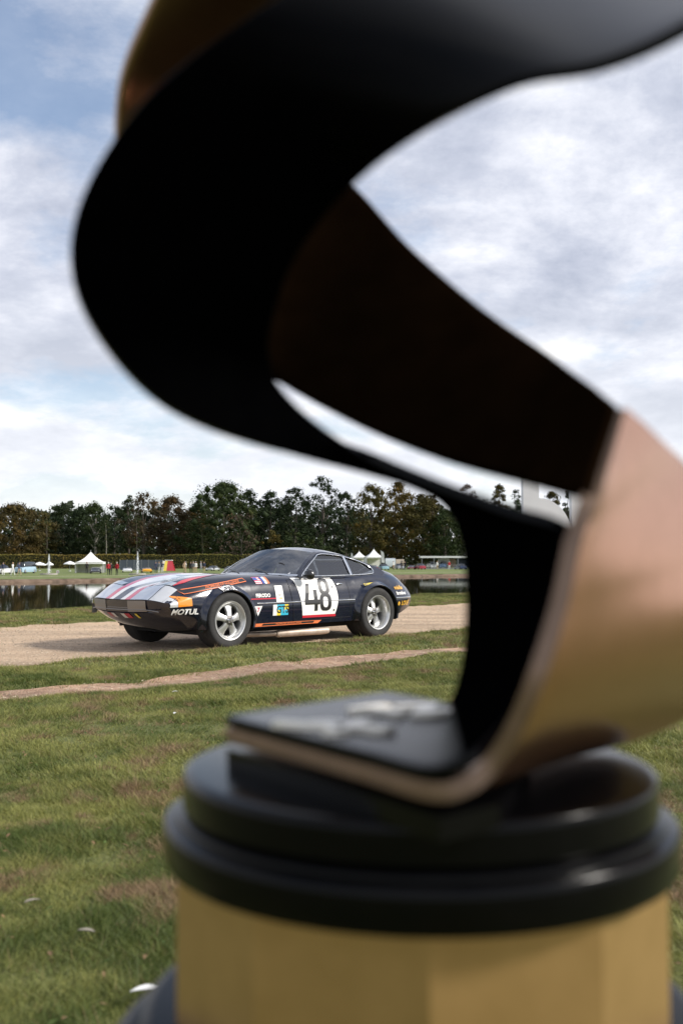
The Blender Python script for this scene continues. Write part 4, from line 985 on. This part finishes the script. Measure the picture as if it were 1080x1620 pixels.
# slim pale trunks standing in front of the wood
for u, top, lb in ((74, 815, 'slim dark trunk rising behind the hedge above the left fountain'), (168, 826, 'slim grey trunk right of the white tent roof'), (216, 812, 'slim leaning trunk behind the taller fountain'), (320, 838, 'thin dark trunk above the two silver cars')):
    t = thing('young_tree', lb, 'tree', tuple(far(u, 200*DS)), 0, 'slim young trees before the wood'); H = (897-top)*200*DS/1575
    MB().tube([(0, 0, -.1), (.1, 0, H*.5), (-.15, 0, H)], [.10, .08, .03], 6).build('trunk', M_pale if u == 168 else M_bark, t, smooth=60)
    C, P, ids = crown_pts(H*1.05, 1.0, r, 12, 16, 'high', 0); V, F = leaf_quads(P, .2, r); me = mesh_np('crown', V, F); set_tint(me, np.repeat(np.array([.07, .08, .03])*r.uniform(.5, 1.2, (len(P), 1)), 4, 0)); add('crown', me, M_leaf, t)
# ---- clipped hedge
hd = thing('hedge', 'long clipped autumn hedge running behind the tents and parked cars', 'hedge', tuple(far(150, 186*DS)))
L0, L1 = far(-160, 186*DS)[0]-far(150, 186*DS)[0], far(432, 186*DS)[0]-far(150, 186*DS)[0]
MB().box(L0, L1, .25, 1.6, -.1, 3.15).build('core', pb('hedge_core', (.020, .022, .009), .95), hd)
n = 22000; r = np.random.default_rng(9); P = np.stack([r.uniform(L0, L1, n), r.uniform(.05, .4, n), r.random(n)*3.25], 1); k = r.random(n) < .3; P[k, 2] = 3.1+r.normal(0, .09, k.sum()); P[k, 1] = r.uniform(.05, 1.7, k.sum())
P[:, 2] += .10*np.sin(P[:, 0]*.31)+.06*np.sin(P[:, 0]*1.1); V, F = leaf_quads(P, .13, r); me = mesh_np('foliage', V, F); f = fbm(P[:, 0]+99, P[:, 2], .35, 3)[:, None]
col = (1-f)*np.array([[.075, .090, .022]])+f*np.array([[.215, .150, .042]]); col *= r.uniform(1.0, 2.0, (n, 1)); set_tint(me, np.repeat(col, 4, 0)); add('foliage', me, M_leaf, hd)

# ================================================================ tents, stands, fountains
M_canvas = noisy('white_canvas', [(.3, (.72, .72, .70)), (.7, (.82, .82, .80))], 2, rough=.8); M_greycloth = pb('slate_cloth', (.085, .10, .125), .85); M_steel = pb('grey_steel', (.35, .36, .37), .45, .6)
def pagoda(u, d, w_px, apex, eave, base, label, open_front=True, group='white pagoda tents'):
    d = d*DS
    s = d/1575; W = w_px*s/2; p = far(u, d); t = thing('pagoda_tent', label, 'tent', tuple(p), R(8), group); he = (base-eave)*s; ha = (base-apex)*s
    G = []
    for f in np.linspace(0, 1, 9):
        h = he+(ha-he)*(f**1.75); q = W*(1-f)+.03; G.append([(q, -q, h), (q, q, h), (-q, q, h), (-q, -q, h)])
    m = MB(); m.grid(np.array(G).transpose(1, 0, 2), wrap=True); m.build('roof', M_canvas, t)
    m = MB(); v = .30
    for a, b in (((-W, -W), (W, -W)), ((W, -W), (W, W)), ((W, W), (-W, W)), ((-W, W), (-W, -W))):
        m.put([(*a, he+.01), (*b, he+.01), (*b, he-v), (*a, he-v)], [(0, 1, 2, 3)])
    m.build('valance', M_canvas, t)
    for x in (-W, W):
        for y in (-W, W): MB().box(x-.06, x+.06, y-.06, y+.06, 0, he-v).build('post', M_steel, t)
    for a, b in (((-W+.05, W-.02), (W-.05, W-.02)), ((-W+.02, -W+.05), (-W+.02, W-.05))):
        MB().put([(*a, .02), (*b, .02), (*b, he-v), (*a, he-v)], [(0, 1, 2, 3)]).build('side_wall', M_canvas, t)
    MB().tube([(0, 0, ha-.1), (0, 0, ha+.25)], .05, 6).build('finial', M_steel, t)
pagoda(144, 128, 42, 873, 889, 906, 'white pagoda tent with peaked roof standing left of the red jackets', group=None)
pagoda(568, 190, 22, 873, 882, 900, 'smaller white pagoda tent showing above the car rear window', group=None)
pagoda(591, 182, 27, 869, 881, 900, 'larger white pagoda tent beside the white feather flag', group=None)
def parasol(u, d, w_px, top, base, label, n=8):
    d = d*DS
    s = d/1575; W = w_px*s/2; p = far(u, d); H = (base-top)*s; t = thing('parasol', label, 'parasol', tuple(p), 0, 'white parasols by the hedge')
    MB().lathe([(.02, H), (W*.5, H-.22), (W, H-.48), (W, H-.62)], n).build('canopy', M_canvas, t); MB().tube([(0, 0, 0), (0, 0, H-.05)], .035, 6).build('pole', M_steel, t); MB().lathe([(0, .08), (.3, .08), (.32, 0)], 10).build('base', M_steel, t)
parasol(63, 150, 22, 890, 904, 'wide white parasol just left of the left fountain jet'); parasol(79, 152, 13, 890, 904, 'small white parasol behind the left fountain jet'); parasol(111, 146, 20, 888, 904, 'white parasol between the fountain and the pagoda tent')
def spray(u, d, top, base, label):
    d = d*DS
    s = d/1575; H = (base-top)*s; t = thing('fountain', label, 'fountain', tuple(far(u, d)), 0, 'fountain jets on the far lawn'); r = np.random.default_rng(int(u))
    MB().lathe([(0, .06), (.9, .06), (.95, .18), (1.15, .18), (1.2, 0)], 20).build('basin', pb('stone_rim', (.30, .28, .25), .9), t)
    n = 2600; f = r.random(n)**.75; q = (.04+.34*(1-f)**.8)*np.abs(r.normal(0, .38, n)); a = r.uniform(0, 6.28, n)
    P = np.stack([q*np.cos(a), q*np.sin(a), .05+f*H], 1); V, F = leaf_quads(P, .034, r); me = mesh_np('jet', V, F); add('jet', me, M_spray, t)
    m = MB(); m.tube([(0, 0, .05), (0, 0, H*.55), (0, 0, H*.97)], [.03, .035, .015], 6); m.build('water_column', M_spray, t, smooth=60)
M_spray = pb('white_water', (.86, .88, .90), .3)
spray(78, 112, 875, 907, 'left fountain jet of white water before the parasols'); spray(218, 112, 872, 908, 'taller fountain jet of white water before the orange car')
# slate coloured screen, striped bouncy shelter, sign
p = far(224, 160*DS); s = 160*DS/1575; t = thing('screen_wall', 'long slate grey screen behind the orange car', 'screen', tuple(p))
for i in range(6): MB().box((-34+11.3*i)*s+.02, (-34+11.3*(i+1))*s-.02, 0, .08, .05, 2.0+.02*(i % 2)).build('panel', M_greycloth, t)
for i in range(7): MB().box((-34+11.3*i)*s-.04, (-34+11.3*i)*s+.04, -.02, .1, 0, 2.06).build('post', M_steel, t)
p = far(268, 150*DS); s = 150*DS/1575; t = thing('market_shelter', 'red and yellow sloping fabric shelter near the middle of the lawn', 'shelter', tuple(p)); b0, b1, tp = -8*s, 9*s, 16*s
for (xa, xb, ta, tb_, mt_) in ((b0, b0+4.6*s, -6*s, -2*s, M_yellow), (b0+4.6*s, b1, -2*s, 4.6*s, M_red)):
    MB().put([(xa, -.7, 0), (xb, -.7, 0), (tb_, -.2, tp), (ta, -.2, tp), (xa, .9, 0), (xb, .9, 0), (tb_, .4, tp), (ta, .4, tp)], [(0, 1, 2, 3), (5, 4, 7, 6), (1, 5, 6, 2), (4, 0, 3, 7)]).build('fabric_panel', mt_, t)
MB().box(-6.5*s, 5*s, -.25, .45, tp, tp+.14).build('ridge', M_canvas, t); MB().box(b0-1.6*s, b0-.2*s, -.7, .9, 0, tp*.98).build('side_panel', M_canvas, t)
p = far(92, 120*DS); t = thing('notice_board', 'small square white notice board on the lawn right of the left fountain', 'sign', tuple(p))
MB().box(-.21, .21, 0, .03, .08, .47).build('board', M_canvas, t); 
for x in (-.17, .17): MB().box(x-.02, x+.02, -.03, 0, 0, .35).build('leg', M_steel, t)
MB().box(-.07, .07, -.004, 0, .2, .32).build('mark', M_red, t)
def flag(u, d, top, w_px, label, lean=0):
    d = d*DS
    s = d/1575; H = (897-top)*s+.2; t = thing('feather_flag', label, 'flag', tuple(far(u, d)), 0, 'white feather flags'); W = w_px*s
    MB().tube([(0, 0, 0), (lean*.5, 0, H*.6), (lean, 0, H)], .03, 5).build('pole', M_steel, t)
    z = np.linspace(.35, 1, 10); G = [[(lean*q, .02, q*H), (lean*q+W*(.95 if q < .85 else .95*(1-((q-.85)/.15)**2)), .06*math.sin(q*6), q*H)] for q in z]
    MB().grid(np.array(G)).build('cloth', M_canvas, t)
flag(555, 188, 873, 3, 'slim white feather flag left of the smaller pagoda tent'); flag(604, 176, 869, 5, 'white feather flag right of the larger pagoda tent', -.3)
# flat roofed pavilion on the right
D = 178*DS; s = D/1575; p = far(667, D); pv = thing('pavilion', 'long flat roofed white pavilion sheltering cars on the right bank', 'pavilion', tuple(p)); H = 20.5*s; LW = 120*s
MB().box(-.25, LW, -.3, 4.2, H-.42, H).build('roof', M_canvas, pv)
for x in (0, 19, 57, 85, 112): MB().box(x*s-.07, x*s+.07, 0, .14, 0, H-.42).build('post', M_steel, pv)
MB().box(28*s, 46*s, 3.6, 3.7, .3, H-.42).build('back_panel', M_canvas, pv); MB().box(46.5*s, 56*s, 3.6, 3.7, .3, H-.6).build('back_panel', pb('tan_panel', (.45, .33, .25), .8), pv); MB().box(58*s, LW, 3.6, 3.7, .3, H-.42).build('back_panel', M_greycloth, pv)
MB().box(0, LW, -.5, 4, .0, .12).build('deck', M_steel, pv)
fe = thing('crowd_barrier', 'low grey crowd barrier before the cars in the pavilion', 'barrier', tuple(far(672, 170*DS)))
for z in (.25, .95): MB().box(0, 7.5, 0, .04, z, z+.05).build('rail', M_steel, fe)
for i in range(31): MB().box(i*.25-.015, i*.25+.015, 0.005, .035, 0 if i % 6 == 0 else .28, .97).build('bar', M_steel, fe)
# ================================================================ far cars
def far_car(u, d, L_px, mat, label, kind='sports', face=-1, yaw=0., glassm=None, wheelm=None):
    d = d*DS
    s = d/1575; L = {'van': 4.3, 'vintage': 3.7}.get(kind, 4.1); W0 = L_px*s; p = far(u, d)
    yaw = min((abs(L*math.cos(a)+1.6*math.sin(a)-W0), a) for a in np.radians(np.arange(0, 80, 2)))[1]*(1 if int(u) % 2 else -1)
    t = thing('parked_car', label, 'car', tuple(p), yaw, 'cars shown on the far lawn')
    PR = {'sports': ([(0, .28), (.02, .42), (.25, .52), (.5, .56), (.8, .58), (.97, .52), (1, .34)], [(.33, .54), (.46, .86), (.66, .90), (.86, .58)], .31),
          'saloon': ([(0, .30), (.01, .62), (.28, .74), (.5, .78), (.8, .80), (.98, .76), (1, .36)], [(.27, .74), (.38, 1.20), (.66, 1.22), (.80, .80)], .32),
          'van': ([(0, .35), (.01, .80), (.12, .95), (.5, 1.0), (.9, 1.0), (1, .95), (1, .4)], [(.10, .92), (.20, 1.72), (.60, 1.78), (.985, 1.70), (.995, .97)], .34),
          'racer': ([(0, .28), (.01, .45), (.2, .50), (.5, .52), (.75, .62), (.95, .62), (1, .40)], [(.42, .52), (.47, .76), (.58, .80), (.72, .62)], .30),
          'vintage': ([(0, .45), (.02, 1.0), (.3, 1.05), (.5, .98), (.7, 1.0), (.92, .92), (1, .5)], [(.42, 1.0), (.45, 1.5), (.86, 1.55), (.92, .95)], .40)}[kind]
    lo, cab, wr = PR; k = 1.0; W = .82*k; X = lambda f: (f-.5)*L*(-face)*-1
    def loft(P, w0, w1, m):
        P = np.array(P); q = np.linspace(0, 1, 20); xs = np.interp(q, np.linspace(0, 1, len(P)), P[:, 0]); zs = np.interp(q, np.linspace(0, 1, len(P)), P[:, 1])
        G = []
        for x, z in zip(xs, zs):
            e = 1-.16*(2*abs(x-.5))**4
            G.append([(X(x), -w0*e, z0*k), (X(x), -w0*e, z0*k+(z-z0)*.55*k), (X(x), -w1*e, z*k), (X(x), 0, z*k+.03*k), (X(x), w1*e, z*k), (X(x), w0*e, z0*k+(z-z0)*.55*k), (X(x), w0*e, z0*k)] if (z0 := (.2 if w0 > .75*k else P[0, 1]-.03)) or True else 0)
        m.grid(np.array(G)); m.put([g for g in G[0]], [tuple(range(7))]); m.put([g for g in G[-1]], [tuple(range(7))[::-1]]); return m
    loft(lo, W, W*.86, MB()).build('body', mat, t, smooth=40); loft(cab, W*.84, W*.66, MB()).build('cabin', glassm or M_darkglass, t, smooth=40)
    m = MB(); a, b = cab[1], cab[-2]; m.put([(X(a[0]), -W*.66, a[1]*k+.035), (X(b[0]), -W*.66, b[1]*k+.035), (X(b[0]), W*.66, b[1]*k+.05), (X(a[0]), W*.66, a[1]*k+.05)], [(0, 1, 2, 3)]); m.build('roof', mat, t)
    for fx in (.19, .80):
        for sy in (-1, 1):
            w_ = MB().lathe([(.0, 0), (wr*k*.55, 0), (wr*k*.6, .02), (wr*k, .01), (wr*k, .18*k), (0, .18*k)], 16, 'y', m=0).build('wheel', M_rub, t, loc=(X(fx), sy*(W*.98)-(0 if sy < 0 else .18*k), wr*k))
            MB().lathe([(0, -.012), (wr*k*.55, -.012)], 12, 'y').build('hubcap', wheelm or M_alloy, w_) if sy < 0 else None
    for sy in (-1, 1): MB().lathe([(0, -.01), (.07*k, -.01), (.09*k, .03)], 10, 'y').build('headlight', M_canvas, t, loc=(X(.012), sy*W*.6, .50*k))
    return t
M_darkglass = pb('dark_car_glass', (.02, .025, .03), .08, 0, .5)
def cp(n, c): return pb(n, c, .25, 0, .8)
far_car(3, 118, 20, cp('white_car', (.62, .63, .63)), 'white car at the left edge of the lawn', 'saloon', 1)
far_car(41, 124, 24, cp('pale_blue_car', (.30, .42, .50)), 'pale blue vintage van beside the walking couple', 'van', 1)
far_car(152, 122, 22, cp('black_car', (.022, .023, .025)), 'black car parked in front of the pagoda tent', 'sports', -1)
far_car(202, 132, 22, cp('white_racer', (.62, .63, .64)), 'white racing car left of the taller fountain', 'racer', 1)
far_car(232, 130, 25, cp('orange_racer', (.72, .34, .02)), 'orange yellow racing car right of the taller fountain', 'racer', 1)
far_car(337, 150, 22, cp('silver_car', (.42, .43, .44)), 'silver car left of the blue grey car above the bonnet', 'sports', 1)
far_car(364, 146, 24, cp('bluegrey_car', (.30, .34, .38)), 'blue grey car next to the racing car windscreen', 'sports', 1)
far_car(590, 165, 16, cp('red_car', (.42, .03, .025)), 'bright red car below the larger pagoda tent', 'sports', 1)
far_car(606, 162, 19, cp('skyblue_car', (.25, .42, .48)), 'sky blue car right of the bright red car', 'saloon', 1)
far_car(630, 172, 15, cp('grey_car', (.30, .31, .34)), 'grey car behind the two dark figures', 'saloon', 1)
far_car(651, 172, 14, cp('plum_car', (.20, .03, .06)), 'plum red car between the dark figures and the pavilion', 'sports', 1)
far_car(664, 171, 14, cp('crimson_car', (.30, .02, .035)), 'crimson car at the left end of the pavilion', 'saloon', 1)
def raised(t, z): t.location.z += z; return t
raised(far_car(682, 179.5, 17, cp('silver_vintage', (.52, .53, .54)), 'silver vintage car under the left bay of the pavilion', 'vintage', 1), .12)
raised(far_car(701, 179.5, 16, cp('royal_blue_car', (.04, .12, .26)), 'royal blue vintage car before the white pavilion panel', 'vintage', 1), .12)
far_car(728, 171, 19, cp('navy_car', (.03, .05, .12)), 'dark navy car at the right end of the barrier', 'saloon', 1)
p = far(617, 186*DS); s = 186*DS/1575; t = thing('box_van', 'white round topped trailer behind the sky blue car', 'trailer', tuple(p))
G = [[(x, y, z) for y, z in ((-1, .4), (-1, 1.7), (-.8, 2.2), (0, 2.4), (.8, 2.2), (1, 1.7), (1, .4))] for x in np.array((-8, -7.6, 7.6, 8))*s]; MB().grid(np.array(G)).put(G[0], [tuple(range(7))]).put(G[-1], [tuple(range(7))[::-1]]).build('box', cp('trailer_white', (.60, .66, .68)), t, smooth=40)
for x in (-4*s, 4*s): MB().lathe([(0, 0), (.35, 0), (.35, .2), (0, .2)], 14, 'y').build('wheel', M_rub, t, loc=(x, -1.05, .35))
p = far(632, 188*DS); t = thing('delivery_truck', 'cream box truck behind the dark figures', 'truck', tuple(p)); MB().box(-6.5*s, 6.5*s, -1.1, 1.1, .6, 2.15).build('box', cp('cream_box', (.62, .50, .40)), t); MB().box(-6.4*s, -3*s, -1.0, 1.0, .4, .58).build('chassis', M_steel, t); MB().box(1.5*s, 4*s, -1.12, -1.1, 1.4, 1.8).build('emblem', M_greycloth, t)
for x in (-4*s, 4*s): MB().lathe([(0, 0), (.38, 0), (.38, .25), (0, .25)], 14, 'y').build('wheel', M_rub, t, loc=(x, -1.0, .38))
# ================================================================ white letters on the near bank
M_lettr = noisy('white_letter_board', [(.3, (.70, .71, .72)), (.7, (.78, .79, .80))], 1.5, rough=.35)
DL = 26.0; sl = DL/1575
def letter_block(label, outline, u0, thick=.30):
    p = at(u0, 885, DL); t = thing('letter_sculpture', label, 'letter sculpture', (p[0], DL, 0.05))
    P = [((u-u0)*sl, (885-v)*sl+CAM_H-.05) for u, v in outline]; n = len(P)
    m = MB(); m.put([(x, 0, z) for x, z in P]+[(x, thick, z) for x, z in P], [tuple(range(n)), tuple(range(2*n-1, n-1, -1))]+[(i, i+n, (i+1) % n+n, (i+1) % n) for i in range(n)])
    m.build('face', M_lettr, t); 
    xs = [x for x, z in P]; MB().box(min(xs)-.1, max(xs)+.1, -.1, thick+.1, -.06, .06).build('base', M_steel, t)
gb = 885+(CAM_H-.10)/sl
arc = [(853+52*math.sin(a), 788+62*(1-math.cos(a))) for a in np.linspace(0, R(82), 14)]
letter_block('white letter with tall stem and curved shoulder seen through the trophy slit', [(828, gb), (828, 715), (853, 715), (853, 788)]+arc[1:]+[(905, gb)], 866)
letter_block('white letter stem standing right of the curved letter', [(907, gb), (903, 700), (975, 700), (975, gb)], 940)
# ================================================================ people on the far bank
def figure(pose):
    """one continuous body grown from a posed skeleton; unit height 1.75 m"""
    st = {'stand': (.10, .0), 'walk': (.10, .22), 'step': (.09, .12)}[pose]; sw = st[1]
    J = {'pel': (0, 0, .95), 'wai': (0, 0, 1.10), 'che': (0, 0, 1.32), 'nec': (0, -.01, 1.50), 'hea': (0, -.03, 1.62), 'top': (0, -.02, 1.73),
         'hl': (.10, 0, .90), 'kl': (.11, -sw*.7, .50), 'al': (.11, -sw, .09), 'tl': (.12, -sw-.16, .04), 'hr': (-.10, 0, .90), 'kr': (-.11, sw*.35, .50), 'ar': (-.11, sw, .10), 'tr': (-.12, sw-.15, .04),
         'sl': (.20, 0, 1.42), 'el': (.26, sw*.4, 1.16), 'wl': (.25, -.05+sw*.3, .92), 'fl': (.24, -.09+sw*.3, .80), 'sr': (-.20, 0, 1.42), 'er': (-.26, -sw*.4, 1.16), 'wr': (-.24, -.10-sw*.4, .93), 'fr': (-.23, -.15-sw*.4, .82)}
    Rr = {'pel': .15, 'wai': .14, 'che': .165, 'nec': .06, 'hea': .105, 'top': .075, 'hl': .095, 'kl': .062, 'al': .045, 'tl': .04, 'hr': .095, 'kr': .062, 'ar': .045, 'tr': .04, 'sl': .075, 'el': .052, 'wl': .036, 'fl': .03, 'sr': .075, 'er': .052, 'wr': .036, 'fr': .03}
    E_ = [('pel', 'wai'), ('wai', 'che'), ('che', 'nec'), ('nec', 'hea'), ('hea', 'top'), ('pel', 'hl'), ('hl', 'kl'), ('kl', 'al'), ('al', 'tl'), ('pel', 'hr'), ('hr', 'kr'), ('kr', 'ar'), ('ar', 'tr'), ('che', 'sl'), ('sl', 'el'), ('el', 'wl'), ('wl', 'fl'), ('che', 'sr'), ('sr', 'er'), ('er', 'wr'), ('wr', 'fr')]
    names = list(J); me = bpy.data.meshes.new('f'); me.from_pydata([J[k] for k in names], [(names.index(a), names.index(b)) for a, b in E_], [])
    ob = bpy.data.objects.new('f', me); COL.objects.link(ob); ob.modifiers.new('s', 'SKIN'); 
    sv = me.skin_vertices[0].data
    for i, k in enumerate(names): sv[i].radius = (Rr[k]*(.95 if k != 'che' else 1.0), Rr[k]*(.72 if k in ('pel', 'wai', 'che') else .95)); sv[i].use_root = (k == 'pel')
    ob.modifiers.new('d', 'SUBSURF').levels = 1; ob.modifiers['d'].render_levels = 1
    bpy.context.view_layer.update()
    res = bpy.data.meshes.new_from_object(ob.evaluated_get(bpy.context.evaluated_depsgraph_get())); bpy.data.objects.remove(ob)
    return res
FIG = {k: figure(k) for k in ('stand', 'walk', 'step')}
M_skin = pb('skin', (.45, .27, .19), .6); CL = {}
def cloth(c):
    if c not in CL: CL[c] = pb('cloth_%d' % len(CL), c, .85)
    return CL[c]
HAIR = [pb('hair_dark', (.02, .015, .012), .6), pb('hair_grey', (.35, .33, .31), .6), pb('hair_fair', (.25, .16, .07), .6)]
def person(u, d, pose, yaw, top_c, leg_c, label, hair=0, h=1.74):
    d = d*DS; p = far(u, d); t = thing('person', label, 'person', tuple(p), R(yaw), 'visitors strolling on the far lawn'); me = FIG[pose].copy()
    for m_ in (cloth(leg_c), cloth(top_c), M_skin, cloth((.02, .02, .02))): me.materials.append(m_)
    for q in me.polygons:
        z = q.center.z; x = abs(q.center.x); q.use_smooth = True
        q.material_index = 3 if z < .09 else 2 if z > 1.475 or (x > .17 and z < .90) else 1 if (z > .93 or x > .19) else 0
    o = add('body', me, None, t); k = h/1.74; o.scale = (k, k, k)
    hm = MB(); hm.lathe([(.0, .128), (.05, .118), (.088, .075), (.10, .02), (.092, -.03), (.075, -.05)], 14); g = hm.build('hair', HAIR[hair], t, smooth=60, loc=(0, .0, 1.655*k)); g.rotation_euler = (R(-18), 0, 0)
    nz = MB(); nz.tube([(0, -.125, 1.64), (0, -.150, 1.60), (0, -.12, 1.59)], .014, 5); nz.build('nose', M_skin, t); return t
WH, BK, NV, RD, TN, GY = (.65, .65, .63), (.018, .018, .02), (.03, .04, .08), (.42, .015, .03), (.42, .30, .20), (.22, .23, .25)
person(6, 106, 'stand', 20, NV, WH, 'person in navy top and white trousers beside the white car', 0)
person(21, 104, 'walk', 80, WH, WH, 'person dressed all in white walking at the left', 2)
person(31, 105, 'walk', 80, NV, TN, 'person in navy jacket and tan trousers beside the walker in white', 0)
person(138, 122, 'stand', 0, BK, BK, 'person in black standing at the opening of the pagoda tent', 0)
person(172, 108, 'stand', 20, RD, BK, 'left person in red jacket and black trousers near the tent', 1)
person(176, 109, 'stand', -160, BK, BK, 'person in black between the two red jackets', 0)
person(185.5, 108, 'stand', -30, RD, BK, 'right person in bright red jacket facing the pagoda tent', 1)
person(247, 128, 'stand', 40, NV, NV, 'person in navy left of the striped fabric shelter', 0)
person(252, 127, 'step', -40, GY, WH, 'person in grey top and pale trousers by the striped shelter', 2)
person(257, 128, 'stand', 10, NV, WH, 'person in navy top and white trousers touching the striped shelter edge', 0)
person(292, 126, 'step', 30, TN, TN, 'person in beige clothes right of the striped shelter', 2)
person(294, 130, 'stand', -60, WH, TN, 'person in white top close behind the one in beige', 1)
person(302, 126, 'stand', 10, BK, BK, 'person in black left of the man in grey above the bonnet', 0)
person(306, 127, 'stand', -20, GY, TN, 'person in grey top right of the one in black', 1)
person(310, 131, 'stand', 40, WH, TN, 'person in white shirt behind the two standing in the middle', 1)
person(318, 134, 'step', 70, GY, GY, 'person in grey near the silver car', 1)
person(323, 136, 'stand', 0, NV, TN, 'person in navy beside the silver car nose', 0)
person(622, 168, 'step', 30, WH, TN, 'person in white shirt before the cream truck', 2)
person(635, 160, 'stand', 10, BK, BK, 'left of two dark dressed people before the cream truck', 0)
person(640, 160, 'stand', -30, BK, NV, 'right of two dark dressed people before the cream truck', 0)
person(691, 168, 'stand', 20, WH, TN, 'person in white top at the barrier before the pavilion', 2)
person(710, 168, 'stand', 20, RD, WH, 'person in red top at the barrier before the pavilion', 1)
